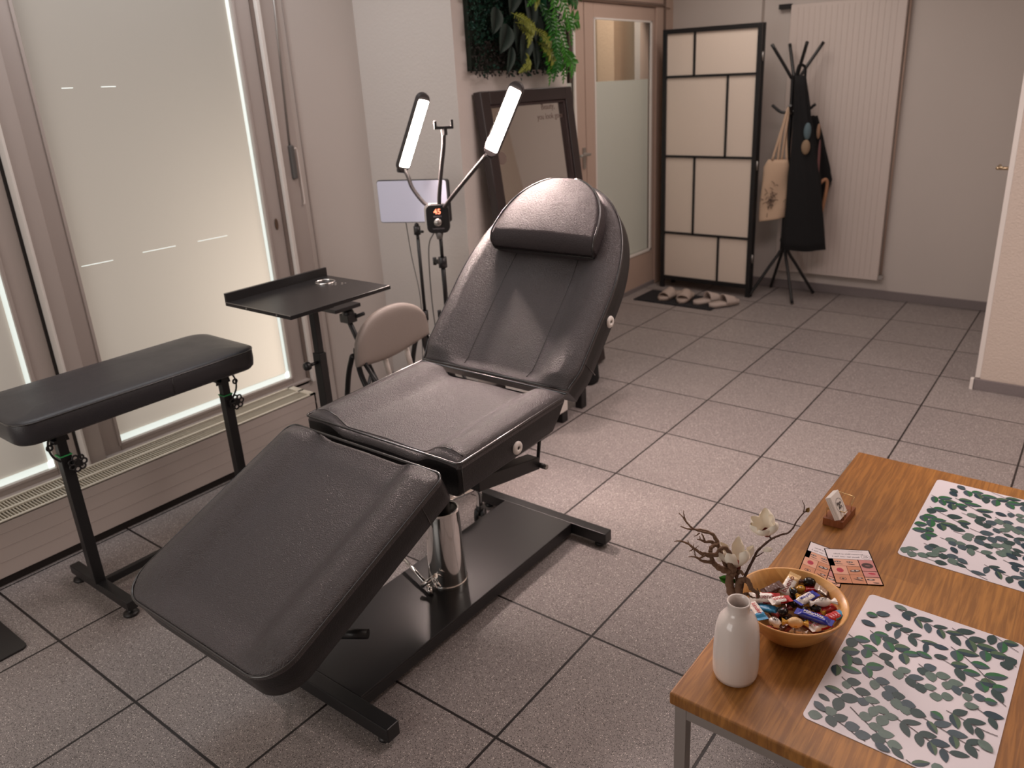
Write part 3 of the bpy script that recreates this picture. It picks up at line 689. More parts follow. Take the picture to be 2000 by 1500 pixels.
# ------------------------------------------------------------------ grey folding chair
t = thing('folding_chair', 'folding chair with a half-round grey vinyl backrest beside the treatment bed', 'chair', (-1.05, 0.92, 0))
cy0, cy1, cx = 0.665, 1.055, -1.165
bp = MB(); rows = []
nU, nV_ = 28, 14
lo, up_ = [], []
def cpt(u, v, side):
    y = lerp(cy0, cy1, u); hgt = math.sqrt(max(0, 1-abs(2*u-1)**2.3))
    z0_ = 0.562-0.030*math.sin(PI*u)+0.022*u; z1_ = 0.600+0.022*u+0.135*hgt
    z_ = lerp(z0_, z1_, v)
    bow = 0.022*(1-(2*u-1)**2)
    edge = min(1, 6*v)*min(1, 6*(1-v))*min(1, 10*u)*min(1, 10*(1-u)); puff = 0.012*math.sqrt(max(0, edge))
    return V((cx-bow*0.8+side*(0.006+puff), y, z_))
grid = {}
for side in (1, -1):
    g = [[bp.b.verts.new(cpt(i/nU, j/nV_, side)) for j in range(nV_+1)] for i in range(nU+1)]
    grid[side] = g
    for i in range(nU):
        for j in range(nV_): bp.face([g[i][j], g[i+1][j], g[i+1][j+1], g[i][j+1]], True)
A, B = grid[1], grid[-1]
for i in range(nU):
    bp.face([A[i][0], A[i+1][0], B[i+1][0], B[i][0]]); bp.face([A[i][nV_], A[i+1][nV_], B[i+1][nV_], B[i][nV_]])
for j in range(nV_):
    bp.face([A[0][j], A[0][j+1], B[0][j+1], B[0][j]]); bp.face([A[nU][j], A[nU][j+1], B[nU][j+1], B[nU][j]])
bk = obj('backrest', bp, grey_vinyl, t)
for y, hx in ((cy0+0.018, 0), (cy1-0.018, 0)):
    obj('frame_tube', MB().tube(spline([(cx-0.012, y, 0.63), (cx-0.01, y, 0.595), (cx+0.03, y+0.005, 0.45), (cx+0.36, y+0.01, 0.012)]), 0.0105, 12), blk, t)
    obj('leg', MB().tube(spline([(cx-0.020, y-0.008, 0.600), (cx-0.030, y-0.014, 0.585), (cx-0.075, y-0.016, 0.45), (cx-0.15, y-0.03, 0.012)]), 0.0105, 12), blk, t)
    obj('brace', MB().tube([(cx-0.005, y+0.02, 0.575), (cx+0.10, y+0.045, 0.40)], 0.009, 10), blk, t)
for y in (0.835, 0.955):
    obj('back_slat', MB().tube([(cx-0.045, y, 0.58), (cx-0.03, y+0.02, 0.43)], 0.012, 10), white_pl, t, label='pale tube below the backrest')
obj('seat', slab(MB(), cx+0.03, 0.69, cx+0.33, 1.03, 0.05, [(0.01, 0.40), (0, 0.41), (0, 0.43), (0.02, 0.437)]), grey_vinyl, t)

# castor leg of a rolling stool, joined to the bed by an added tube
cq = V((-0.69, 0.765, 0))
ct = obj('stool_leg', MB().tube(spline([(-0.55, 0.38, 0.10), (-0.665, 0.50, 0.15), (-0.69, 0.60, 0.166), cq+V((0.012, -0.07, 0.163)), cq+V((0, -0.02, 0.150)), cq+V((0, 0, 0.115)), cq+V((0, 0, 0.06))]), 0.0115, 16), chrome, bed, label='bent chrome castor leg of a rolling stool')
ax = V((0.8, 0.5, 0)).normalized()
obj('caster', MB().cyl(cq+V((0, 0, 0.026))-ax*0.020, cq+V((0, 0, 0.026))-ax*0.004, 0.0255, seg=24).cyl(cq+V((0, 0, 0.026))+ax*0.004, cq+V((0, 0, 0.026))+ax*0.020, 0.0255, seg=24).cyl(cq+V((0, 0, 0.03)), cq+V((0, 0, 0.068)), 0.014), blk_plastic, ct)

# ------------------------------------------------------------------ double LED lamp on a tripod
LY = 1.25
sp = V((-1.235, LY, 0))
t = thing('led_tripod_lamp', 'black tripod lamp with two lit LED bars and a phone clip on gooseneck arms', 'lamp', sp)
pole = obj('pole', MB().cyl(sp+V((0, 0, 0.10)), sp+V((0, 0, 0.62)), 0.013).cyl(sp+V((0, 0, 0.60)), sp+V((0, 0, 0.85)), 0.010).cyl(sp+V((0, 0, 0.84)), sp+V((0, 0, 0.955)), 0.0075), blk, t)
for z in (0.60, 0.835):
    obj('collar', MB().cyl(sp+V((0, 0, z-0.022)), sp+V((0, 0, z+0.022)), 0.018).box(sp+V((-0.038, -0.008, z-0.008)), sp+V((-0.012, 0.008, z+0.008))).cyl(sp+V((-0.046, 0, z-0.016)), sp+V((-0.046, 0, z+0.016)), 0.008), blk_plastic, t)
obj('spreader', MB().cyl(sp+V((0, 0, 0.40)), sp+V((0, 0, 0.44)), 0.02), blk_plastic, t)
for a in (0.5, 2.6, 4.7):
    d = V((math.cos(a), math.sin(a), 0))
    obj('leg', MB().cyl(sp+V((0, 0, 0.42)), sp+d*0.33*0.62+V((0, 0, 0.008)), 0.007), blk, t)
# control box, turned to the camera
bx_c = V((-1.235, LY-0.005, 1.022)); fx = V((0.78, 0.62, 0)).normalized(); fz = V((0, 0, 1)); fn = fx.cross(fz)
def rpoly(w, h, r, n=5):
    return [(x, y) for x, y in rounded(-w/2, -h/2, w/2, h/2, r, n)]
cb = obj('control_box', MB().prism(rpoly(0.094, 0.118, 0.024), bx_c-fn*0.022, fx, fz, fn*0.040), blk_plastic, t, bevel=0.003)
obj('rear_cover', MB().prism(rpoly(0.092, 0.112, 0.02), bx_c-fn*0.050-fx*0.012, fx, fz, fn*0.0275), white_pl, cb, label='pale rear half of the control box')
obj('display', MB().text('45', 0.030, bx_c+fn*0.0186+fz*0.030, fx, fz, 0.0006), emit('orange_digits', (1.0, 0.16, 0.03), 2.2), cb, label='lit orange digits 45')
gp_ = mat('grey_print', srgb(170, 160, 168), 0.6)
obj('printed_text', MB().text('BRIGHT', 0.010, bx_c+fn*0.0186+fz*0.010, fx, fz), gp_, cb)
obj('printed_text', MB().text('TEMPERATURE', 0.0075, bx_c+fn*0.0186-fz*0.040, fx, fz), gp_, cb)
Mk = Matrix((( fx.x, fz.x, fn.x, 0), (fx.y, fz.y, fn.y, 0), (fx.z, fz.z, fn.z, 0), (0, 0, 0, 1)))
obj('dial', MB().lathe([(0.016, 0), (0.016, 0.012), (0.012, 0.016), (0, 0.017)], bx_c+fn*0.018-fz*0.013, 24, Mk), steel, cb)
obj('socket', MB().cyl(bx_c-fz*0.057, bx_c-fz*0.086, 0.018, 0.011), greym, t)
def neck(name, pts, parent=t):
    P = spline(pts, 10); rr = [0.0078+0.0008*(i % 2) for i in range(len(P))]
    return obj(name, MB().tube(P, 0.0083, 10), greym_d, parent)
greym_d = mat('gooseneck_rubber', srgb(52, 47, 47), 0.55)
n1 = neck('gooseneck', [pt(846, 408, y=LY), pt(828, 396, y=LY-0.01), pt(806, 368, y=LY-0.02), pt(797, 345, y=LY-0.02), pt(790, 331, y=LY-0.02)])
n2 = neck('gooseneck', [pt(858, 404, y=LY), pt(858, 380, y=LY), pt(862, 330, y=LY), pt(866, 290, y=LY), pt(867, 262, y=LY)])
n3 = neck('gooseneck', [pt(868, 405, y=LY), pt(885, 382, y=LY-0.01), pt(915, 345, y=LY-0.02), pt(950, 303, y=LY-0.03)])
# phone clip
pc = pt(867, 250, y=LY)
obj('phone_clip', MB().box(pc+V((-0.009, -0.009, -0.028)), pc+V((0.009, 0.009, 0.0))).prism([(-0.038, 0.0), (0.038, 0), (0.038, 0.035), (0.028, 0.035), (0.028, 0.012), (-0.028, 0.012), (-0.028, 0.033), (-0.038, 0.033)], pc+fn*0.01-fz*0.004, fx, fz, -fn*0.020), blk_plastic, n2, bevel=0.002)
def led_head(P0, P1, nrm, w, th):
    ax = (P1-P0); L = ax.length; ax.normalize(); nrm = (nrm-ax*nrm.dot(ax)).normalized(); sx = ax.cross(nrm)
    h = obj('lamp_head', MB().prism(rpoly(w, L+0.05, w*0.48, 6), (P0+P1)/2-nrm*th, sx, ax, nrm*th), greym_d, t, bevel=0.004)
    obj('led_panel', MB().prism(rpoly(w*0.80, L, 0.006, 3), (P0+P1)/2+nrm*0.0003, sx, ax, nrm*0.0012), lamp_m, h, label='glowing warm white LED strip')
    spill = area('led_light', (P0+P1)/2+nrm*0.02, V((0.28, 1.15, 0)), w*0.8, L, LED_SPILL, (1.0, 0.76, 0.70), 120)
    obj('pivot', MB().cyl(P0-ax*0.02-sx*0.016-nrm*0.012, P0-ax*0.02+sx*0.016-nrm*0.012, 0.012), blk_plastic, h)
    return h
led_head(pt(789, 326, y=LY-0.03), pt(828, 196, y=LY-0.01), V((0.86, -0.30, -0.20)), 0.055, 0.026)
led_head(pt(959, 294, y=LY-0.04), pt(1007, 174, y=LY-0.02), V((0.30, -0.92, -0.28)), 0.058, 0.024)
obj('cable', MB().tube(spline([bx_c+V((-0.03, 0, -0.06)), bx_c+V((-0.06, -0.01, -0.13)), bx_c+V((-0.07, -0.01, -0.35)), bx_c+V((-0.05, -0.02, -0.6)), bx_c+V((-0.05, -0.03, -0.99))]), 0.0028, 6), greym, t)

# small video light panel on its own stand, switched off
sv = V((-1.44, 1.32, 0))
t = thing('video_light_stand', 'thin black light stand carrying an unlit pale rectangular panel', 'light stand', sv)
obj('pole', MB().cyl(sv+V((0, 0, 0.10)), sv+V((0, 0, 0.55)), 0.010).cyl(sv+V((0, 0, 0.55)), sv+V((0, 0, 0.905)), 0.0075), blk, t)
obj('collar', MB().cyl(sv+V((0, 0, 0.53)), sv+V((0, 0, 0.575)), 0.014).prism([(0, 0), (-0.05, 0.012), (-0.05, 0.02), (0, 0.012)], sv+V((0, -0.004, 0.545)), (1, 0, 0), (0, 0, 1), (0, 0.008, 0)), blk_plastic, t)
obj('ball_head', MB().cyl(sv+V((0, 0, 0.90)), sv+V((0, 0, 0.925)), 0.007).cyl(sv+V((0, 0, 0.925)), sv+V((0, 0, 0.962)), 0.015).sphere(sv+V((0, 0, 0.967)), 0.010).cyl(sv+V((0.01, 0, 0.94)), sv+V((0.035, 0, 0.94)), 0.006), blk_plastic, t)
for a in (0.1, 2.2, 4.3):
    d = V((math.cos(a), math.sin(a), 0)); obj('leg', MB().cyl(sv+V((0, 0, 0.40)), sv+d*0.2+V((0, 0, 0.006)), 0.006), blk, t)
pc2 = V((-1.435, 1.31, 1.072)); f2x = V((0.90, 0.43, 0)).normalized(); f2n = f2x.cross(fz)
ph = obj('light_panel', MB().prism(rpoly(0.325, 0.185, 0.012), pc2-f2n*0.020, f2x, fz, f2n*0.018), blk_plastic, t, bevel=0.002)
obj('diffuser', MB().prism(rpoly(0.312, 0.178, 0.010), pc2-f2n*0.0018-f2x*0.004, f2x, fz, f2n*0.002), mat('opal_diffuser', srgb(226, 228, 250), 0.35), ph, label='pale lilac diffuser')
obj('cable', MB().tube(spline([pc2+V((-0.06, 0, -0.095)), pc2+V((-0.045, 0, -0.25)), pc2+V((-0.005, -0.01, -0.45)), pc2+V((-0.02, -0.02, -0.75)), pc2+V((-0.02, -0.02, -1.05))]), 0.0022, 6), greym, t)

# ------------------------------------------------------------------ leaning mirror
t = thing('leaning_mirror', 'large black framed mirror leaning on the white pillar behind the lamp', 'mirror', (XC+0.12, 2.11, 0.0))
ma, mb_ = 1.735, 2.480; mH = 1.505
lean = math.atan2(0.19, mH)
mu = V((-math.sin(lean), 0, math.cos(lean))); mn = V((math.cos(lean), 0, math.sin(lean)))
mo = V((XC+0.028+0.19, 0, 0.012)); mh = 1.505
fr = MB(); fw = 0.062; d_ = 0.045
for (a, b, c, d) in ((ma, 0, ma+fw, mh), (mb_-fw, 0, mb_, mh), (ma+fw, 0, mb_-fw, fw), (ma+fw, mh-fw, mb_-fw, mh)):
    fr.prism([(a, b), (c, b), (c, d), (a, d)], mo-mn*0.02, (0, 1, 0), mu, mn*d_)
obj('frame', fr, mat('mirror_frame', srgb(48, 38, 38), 0.35), t, bevel=0.004)
fi = MB()
for (a, b, c, d) in ((ma+fw, fw, ma+fw+0.012, mh-fw), (mb_-fw-0.012, fw, mb_-fw, mh-fw), (ma+fw, fw, mb_-fw, fw+0.012), (ma+fw, mh-fw-0.012, mb_-fw, mh-fw)):
    fi.prism([(a, b), (c, b), (c, d), (a, d)], mo-mn*0.015, (0, 1, 0), mu, mn*0.032)
obj('inner_moulding', fi, mat('mirror_moulding', srgb(58, 44, 44), 0.4), t, bevel=0.003)
gm_ = obj('mirror_glass', MB().prism([(ma+fw, fw), (mb_-fw, fw), (mb_-fw, mh-fw), (ma+fw, mh-fw)], mo-mn*0.010, (0, 1, 0), mu, mn*0.006), mirror_m, t)
obj('lettering', MB().text('Beauty,', 0.040, mo-mn*0.0035+V((0, 2.285, 0))+mu*1.415, (0, 1, 0), mu, 0.0004).text('you look good', 0.040, mo-mn*0.0035+V((0, 2.30, 0))+mu*1.368, (0, 1, 0), mu, 0.0004)
    .prism([(0.030*math.cos(a)*(1+0.12*(k % 2)), 0.03*math.sin(a)) for k, a in enumerate([2*PI*i/24 for i in range(24)])], mo-mn*0.0036+V((0, 1.855, 0))+mu*1.20, (0, 1, 0), mu, mn*0.0003), mat('mirror_lettering', srgb(120, 104, 96), 0.7), gm_, label='small grey handwritten lettering')

# ------------------------------------------------------------------ artificial plant wall
t = thing('plant_wall_panel', 'artificial green plant wall panel with ferns hanging on the white pillar', 'plant panel', (XC, 2.09, 1.85))
PX0 = XC+0.03; ya_, yb_, za_, zb_ = 1.70, 2.40, 1.575, 2.35
obj('backing', MB().box((XC+0.001, ya_+0.02, za_+0.02), (XC+0.028, yb_-0.02, zb_)), mat('panel_backing', srgb(20, 30, 20), 0.9), t)
def leafm(name, col, r=0.45): return mat(name, col, r, noise=0.35, nscale=30)
g_dark = leafm('boxwood_green', (0.010, 0.050, 0.028, 1)); g_teal = leafm('boxwood_teal', (0.018, 0.075, 0.055, 1)); g_brown = leafm('dark_sprig', (0.028, 0.022, 0.018, 1), 0.7)
g_fern = leafm('fern_green', (0.055, 0.28, 0.02, 1)); g_fern2 = leafm('fern_dark_green', (0.02, 0.16, 0.015, 1)); g_yel = leafm('yellow_green', (0.28, 0.32, 0.05, 1)); g_broad = leafm('broad_leaf', (0.020, 0.038, 0.030, 1), 0.65); g_em = leafm('emerald_leaf', (0.006, 0.10, 0.045, 1), 0.3)
rnd = random.Random(3)
def leaf(mb, p, d, n, L, W, fold=0.25, droop=0.0, seg=4):
    d = d.normalized(); n = (n-d*n.dot(d)); n = n.normalized() if n.length > 1e-5 else d.orthogonal(); s = d.cross(n)
    mid = []; lt = []; rt = []
    for i in range(seg+1):
        f = i/seg; w = W*math.sin(PI*min(1, f**0.8*0.98+0.02))**0.9 if i < seg else 0
        c = p+d*(L*f)-n*(droop*L*f*f)
        mid.append(mb.b.verts.new(c))
        lt.append(mb.b.verts.new(c+s*w/2+n*w*fold)) if 0 < i < seg else lt.append(mid[-1])
        rt.append(mb.b.verts.new(c-s*w/2+n*w*fold)) if 0 < i < seg else rt.append(mid[-1])
    for i in range(seg):
        for side in (lt, rt):
            vs = []
            for q in (mid[i], mid[i+1], side[i+1], side[i]):
                if q not in vs: vs.append(q)
            if len(vs) > 2: mb.face(vs, True)
m1, m2, m3 = MB(), MB(), MB()
for i in range(7200):
    y = rnd.uniform(ya_, yb_); z = rnd.uniform(za_, zb_)
    jit = rnd.gauss(0, 0.008); x = PX0+rnd.uniform(0, 0.045)
    d = V((rnd.uniform(0.1, 1), rnd.uniform(-1, 1), rnd.uniform(-1, 1)))
    k = m2 if (rnd.random() < 0.22 and y < 2.0) else m1
    if z < 1.72 and y < 2.22 and rnd.random() < 0.75: k = m3
    if z < 1.66 and 1.98 < y < 2.12 and rnd.random() < 0.7: k = m2
    leaf(k, V((x, y+jit, z+jit)), d, V((1, rnd.uniform(-.5, .5), rnd.uniform(-.5, .5))), rnd.uniform(0.012, 0.022), rnd.uniform(0.009, 0.014), 0.15, 0.1, 2)
o = obj('boxwood_foliage', m1, g_dark, t, recalc=False); o['kind'] = 'stuff'
o = obj('teal_boxwood_foliage', m2, g_teal, t, recalc=False); o['kind'] = 'stuff'; o['label'] = 'teal small-leaved foliage'
o = obj('brown_foliage', m3, g_brown, t, recalc=False); o['kind'] = 'stuff'; o['label'] = 'dark brown small-leaved foliage'
def fern(p, d, L, m, wid=0.10, name='fern_frond', droop=0.5):
    mb = MB(); d = d.normalized(); n0 = V((1, 0, 0)); pts = []
    for i in range(20):
        f = i/19; pts.append(p+d*(L*f)+V((0.05*math.sin(PI*f*0.9), 0, -droop*L*f*f)))
    mb.tube(pts, 0.0018, 5)
    for i in range(2, 19):
        tdir = (pts[i+1]-pts[i-1]).normalized() if i < 19 else d
        s = tdir.cross(n0).normalized(); w = wid*math.sin(PI*(i/19)**0.75)*0.5+0.006
        for sg in (-1, 1):
            dd = (s*sg+tdir*0.5+n0*rnd.uniform(-0.1, 0.35))
            leaf(mb, pts[i], dd, n0, w*rnd.uniform(0.85, 1.15), max(0.008, w*0.32), 0.1, 0.2, 3)
    return obj(name, mb, m, t, recalc=False)
for (y, z, dy, dz, L, m) in ((2.24, 2.28, .3, -.5, .34, g_fern), (2.30, 2.15, .5, -.4, .30, g_fern2), (2.20, 2.10, .25, -.8, .34, g_fern), (2.30, 2.00, .4, -.7, .30, g_fern), (2.24, 1.92, .2, -.9, .32, g_fern2),
                             (2.33, 1.88, .35, -.9, .30, g_fern), (2.26, 1.78, .1, -1, .24, g_fern), (2.36, 1.76, .3, -1, .22, g_fern), (2.30, 1.72, .0, -1, .17, g_fern2), (2.22, 2.02, -.5, -.3, .22, g_fern), (2.38, 1.95, .7, -.2, .16, g_fern2), (2.39, 1.80, .9, .15, .15, g_fern), (2.16, 2.25, -.3, -.8, .26, g_fern), (2.38, 1.70, .5, -.8, .15, g_fern)):
    fern(V((PX0+0.04+rnd.uniform(0, 0.05), y-0.10, z)), V((0.15, dy*0.7, dz)), L, m, 0.10, droop=0.12)
for (y, z, dy, dz, L) in ((1.93, 1.84, .5, -.55, .12), (1.95, 1.80, .8, -.35, .11), (1.97, 1.79, .3, -.9, .10), (2.08, 1.78, .5, -.6, .13), (2.12, 1.72, .3, -.7, .10), (2.03, 1.66, -.7, -.35, .15), (2.16, 1.68, .2, -.9, .09), (2.02, 1.93, .4, -.6, .09)):
    fern(V((PX0+0.07, y, z)), V((0.2, dy, dz)), L, g_yel, 0.055, 'yellow_sprig', 0.1)
for (y, z, dy, dz, L, W, m) in ((1.98, 1.99, -.3, -.8, .17, .10, g_broad), (2.05, 1.93, .2, -1, .18, .11, g_broad), (2.00, 1.84, -.1, -1, .18, .12, g_broad), (2.10, 1.85, .3, -1, .17, .11, g_broad), (1.90, 1.79, -.5, -.8, .14, .09, g_broad), (2.06, 2.02, .3, -.9, .16, .12, g_em), (2.12, 1.96, .5, -.8, .15, .10, g_em),
                                (1.88, 2.02, -.3, -.7, .15, .09, g_broad), (2.14, 2.05, .2, -1, .16, .11, g_em), (2.02, 1.76, -.3, -1, .15, .09, g_broad), (1.94, 1.70, -.4, -1, .13, .05, g_broad), (2.10, 1.74, .1, -1, .16, .07, g_broad), (1.84, 1.86, -.3, -.8, .12, .08, g_broad)):
    mb = MB(); leaf(mb, V((PX0+0.055+rnd.uniform(0, 0.03), y, z)), V((0.25, dy, dz)), V((1, 0, 0.4)), L, W, 0.12, 0.25, 8)
    obj('broad_leaf', mb, m, t, recalc=False)

# ------------------------------------------------------------------ folding screen
t = thing('room_divider', 'black lattice folding screen with cream translucent panels by the back wall', 'folding screen', (-1.32, 4.14, 0))
SY = 4.14; sx0, sx1 = -1.700, -0.985; sz = 1.835
def screen_panel(nm, o, ax, w, withp=True):
    o = V(o); ax = V(ax).normalized(); nrm = ax.cross(V((0, 0, 1)))
    def bar(mb, u0, v0, u1, v1, d=0.022): mb.prism([(u0, v0), (u1, v0), (u1, v1), (u0, v1)], o+nrm*(d/2), ax, (0, 0, 1), -nrm*d)
    P = obj(nm, (lambda m: (bar(m, 0, 0, 0.030, sz), bar(m, w-0.030, 0, w, sz), bar(m, 0.030, sz-0.03, w-0.030, sz), bar(m, 0.030, 0.065, w-0.030, 0.095), m)[-1])(MB()), blk, t, bevel=0.002)
    rows = [(0.095, 0.425), (0.425, 0.982), (0.982, 1.525), (1.525, sz-0.03)]; fr_ = [0.66, 0.35, 0.70, 0.32]
    la = MB()
    for (a, b), f in zip(rows, fr_):
        if b < sz-0.04: bar(la, 0.030, b-0.008, w-0.030, b+0.008, 0.014)
        u = 0.03+(w-0.06)*f; bar(la, u-0.007, a, u+0.007, b, 0.014)
    obj('lattice', la, blk, P)
    pm = MB(); pm.prism([(0.028, 0.09), (w-0.028, 0.09), (w-0.028, sz-0.028), (0.028, sz-0.028)], o-nrm*0.004, ax, (0, 0, 1), -nrm*0.001)
    obj('paper_panel', pm, paper_m, P)
screen_panel('panel', (sx0, SY, 0), (1, 0, 0), sx1-sx0)
screen_panel('panel', (sx1+0.005, SY+0.030, 0), (-0.985, 0.17, 0), sx1-sx0)
ax_ = V((-0.985, 0.17, 0)).normalized(); e_ = V((sx1+0.005, SY+0.030, 0))+ax_*(sx1-sx0)
hn = MB()
for z in (0.25, 0.9, 1.6): hn.cyl((sx1+0.002, SY+0.016, z), (sx1+0.002, SY+0.016, z+0.06), 0.006, seg=10)
obj('hinge', hn, steel, t)

# ------------------------------------------------------------------ coat stand with garments
cs = V((-0.800, 4.28, 0))
t = thing('coat_stand', 'black tubular coat stand in front of the tall panel radiator', 'coat stand', cs)
ring = [(math.cos(a), math.sin(a)) for a in (math.radians(38), math.radians(128), math.radians(218), math.radians(308))]
CT = 1.70
for i, (cx_, cy_) in enumerate(ring):
    d = V((cx_, cy_, 0))
    rr = 0.17 if i != 1 else 0.15
    obj('tube', MB().tube(spline([cs+d*rr+V((0, 0, CT)), cs+d*0.035+V((0, 0, CT-0.20)), cs+d*0.018+V((0, 0, CT-0.26)), cs+d*0.018+V((0, 0, 0.9)), cs+d*0.018+V((0, 0, 0.40)), cs+d*0.034+V((0, 0, 0.32)), cs+d*0.10+V((0, 0, 0.22)), cs+d*0.235+V((0, 0, 0.012))], 8), 0.011, 10), blk, t)
for i, a in enumerate((10, 100, 190, 280)):
    d = V((math.cos(math.radians(a)), math.sin(math.radians(a)), 0))
    obj('hook', MB().tube(spline([cs+d*0.02+V((0, 0, 1.27)), cs+d*0.08+V((0, 0, 1.275)), cs+d*0.14+V((0, 0, 1.32))]), 0.010, 10), blk, t)
obj('ring', MB().cyl(cs+V((0, 0, 1.255)), cs+V((0, 0, 1.285)), 0.034).cyl(cs+V((0, 0, 0.40)), cs+V((0, 0, 0.42)), 0.032), blk, t)
fc = (CAM_LOC-cs); fc.z = 0; fc.normalize(); fs = V((0, 0, 1)).cross(fc)   # towards the viewer side of the room / sideways
def drape(name, rows, m, folds=0.012, nf=7, thick=0.004, close=True, phase=0.0, depth=0.05):
    """hanging cloth: rows = (z, centre offset sideways, half width, forward offset)"""
    mb = MB(); R_ = []; n = 40
    for k, (z, cx_, hw, fo) in enumerate(rows):
        R = []
        for j in range(n):
            a = 2*PI*j/n; c_, s_ = math.cos(a), math.sin(a)
            wob = 1+folds/hw*math.sin(nf*a+phase+k*0.25)*min(1, k/3)
            R.append(mb.b.verts.new(cs+fs*(cx_+hw*c_*wob)+fc*(fo+depth*hw/0.12*s_*wob)+V((0, 0, z+0.004*math.sin(3*a)))))
        R_.append(R)
    for A, B in zip(R_, R_[1:]):
        for j in range(n): mb.face([A[j], A[(j+1) % n], B[(j+1) % n], B[j]], True)
    mb.face(R_[0]); mb.face(R_[-1][::-1])
    return obj(name, mb, m, origin=cs+fs*rows[0][1]+V((0, 0, rows[0][0])))
def dense(rows, n=4):
    out = []
    for a, b in zip(rows, rows[1:]):
        for i in range(n): f = i/n; out.append(tuple(lerp(x, y, f) for x, y in zip(a, b)))
    out.append(rows[-1]); return out
ap = drape('apron', dense([(1.50, 0.03, 0.035, 0.085), (1.25, 0.06, 0.045, 0.09), (1.05, 0.085, 0.075, 0.09), (0.85, 0.10, 0.105, 0.09), (0.60, 0.115, 0.125, 0.09), (0.365, 0.125, 0.145, 0.09)]), fabric_blk, 0.010, 6, phase=1.0)
tag(ap, 'long black apron hanging at the front of the coat stand', 'apron')
obj('neck_strap', MB().tube(spline([cs+fs*0.06+fc*0.08+V((0, 0, 1.49)), cs+fs*0.055+fc*0.065+V((0, 0, 1.55)), cs+fs*0.02+fc*0.04+V((0, 0, 1.565)), cs+fs*0.0+fc*0.07+V((0, 0, 1.49))]), 0.009, 8), fabric_blk, ap)
ap2 = drape('apron', dense([(1.24, 0.13, 0.03, -0.06), (1.05, 0.17, 0.045, -0.05), (0.90, 0.21, 0.055, -0.05), (0.82, 0.225, 0.06, -0.05), (0.72, 0.205, 0.05, -0.05), (0.62, 0.19, 0.04, -0.05)]), fabric_blk, 0.008, 5, phase=2.0)
tag(ap2, 'shorter folded black cloth behind the long apron on the right of the coat stand', 'apron')
# cotton tote bag on the left
cs0 = cs.copy(); cs = cs+fs*0.10; tb = MB(); n = 24; rows_ = [(1.255, -0.135, 0.022), (1.15, -0.145, 0.035), (0.99, -0.175, 0.055), (0.92, -0.185, 0.085), (0.80, -0.190, 0.085), (0.68, -0.195, 0.088), (0.585, -0.195, 0.09), (0.560, -0.195, 0.088)]
R_ = []
for k, (z, cx_, hw) in enumerate(dense([(a, b, c) for a, b, c in rows_], 3)):
    R = []
    for j in range(n):
        a = 2*PI*j/n; c_, s_ = math.cos(a), math.sin(a)
        R.append(tb.b.verts.new(cs+fs*(cx_+hw*math.copysign(abs(c_)**0.7, c_))+fc*(0.03+0.026*s_*(hw/0.09)+0.005*math.sin(2*a+z*20))+V((0, 0, z+(0.018*math.cos(a) if z < 0.62 else 0)))))
    R_.append(R)
for A_, B_ in zip(R_[7:], R_[8:]):
    for j in range(n): tb.face([A_[j], A_[(j+1) % n], B_[(j+1) % n], B_[j]], True)
tb.face(R_[7]); tb.face(R_[-1][::-1])
for R in R_[:7]:
    for v in R: tb.b.verts.remove(v)
tote = tag(obj('tote_bag', tb, canvas, origin=cs-fs*0.18+V((0, 0, 1.0))), 'cream cotton tote bag with a dark print hanging on the left hook', 'bag')
for dx in (-0.03, 0.03):
    obj('strap', MB().tube(spline([cs-fs*(0.185+dx)+fc*(0.03+dx*0.4)+V((0, 0, 0.965)), cs-fs*(0.155+dx*0.5)+fc*0.035+V((0, 0, 1.15)), cs-fs*0.130+fc*0.03+V((0, 0, 1.30)), cs-fs*(0.150-dx*0.5)+fc*(0.03-dx*0.4)+V((0, 0, 1.14)), cs-fs*(0.150-dx)+fc*0.03+V((0, 0, 0.96))]), 0.009, 6), canvas, tote)
pr_ = MB(); r2 = random.Random(9)
for i in range(46):
    u, v_ = r2.gauss(0, 0.027), r2.gauss(0, 0.045); q = cs-fs*(0.210-u)+fc*0.0625+V((0, 0, 0.70+v_)); a = r2.uniform(0, 2*PI)
    e = fs*math.cos(a)*0.014+V((0, 0, math.sin(a)*0.014)); pr_.tube([q-e, q+e*0.3+V((0, 0, 0.006)), q+e], 0.0016, 5)
obj('print', pr_, mat('tote_print', srgb(96, 78, 70), 0.9), tote, label='faded dark line print')
# small items hung in front
def pouch(name, label, c, w, h, m, cat='pouch', d=0.02):
    mb = MB(); mb.sphere(c, 1, 20, 12, (1, 1, 1), Matrix((( fs.x*w, fc.x*d, 0, 0), (fs.y*w, fc.y*d, 0, 0), (0, 0, h, 0), (0, 0, 0, 1))))
    return tag(obj(name, mb, m, origin=c), label, cat)
p1 = pouch('pouch', 'small pale blue pouch hanging at the middle of the coat stand', cs-fs*0.002+fc*0.125+V((0, 0, 1.155)), 0.024, 0.055, mat('blue_cloth', srgb(92, 112, 120), 0.9))
p2 = pouch('pouch', 'small beige net pouch hanging just below the blue one', cs-fs*0.006+fc*0.130+V((0, 0, 1.055)), 0.028, 0.048, mat('beige_net', srgb(150, 128, 104), 0.9, bump=0.9, bscale=150))
p3 = pouch('scarf', 'narrow patterned grey scarf hanging beside the tote bag', cs-fs*0.080+fc*0.07+V((0, 0, 1.04)), 0.022, 0.20, mat('grey_scarf', srgb(112, 96, 92), 0.9, noise=0.6, nscale=60), 'scarf')
p4 = pouch('scarf', 'thin dusky pink scarf tied at the right of the coat stand', cs+fs*0.082+fc*0.080+V((0, 0, 0.93)), 0.011, 0.17, mat('pink_scarf', srgb(116, 78, 78), 0.9), 'scarf')
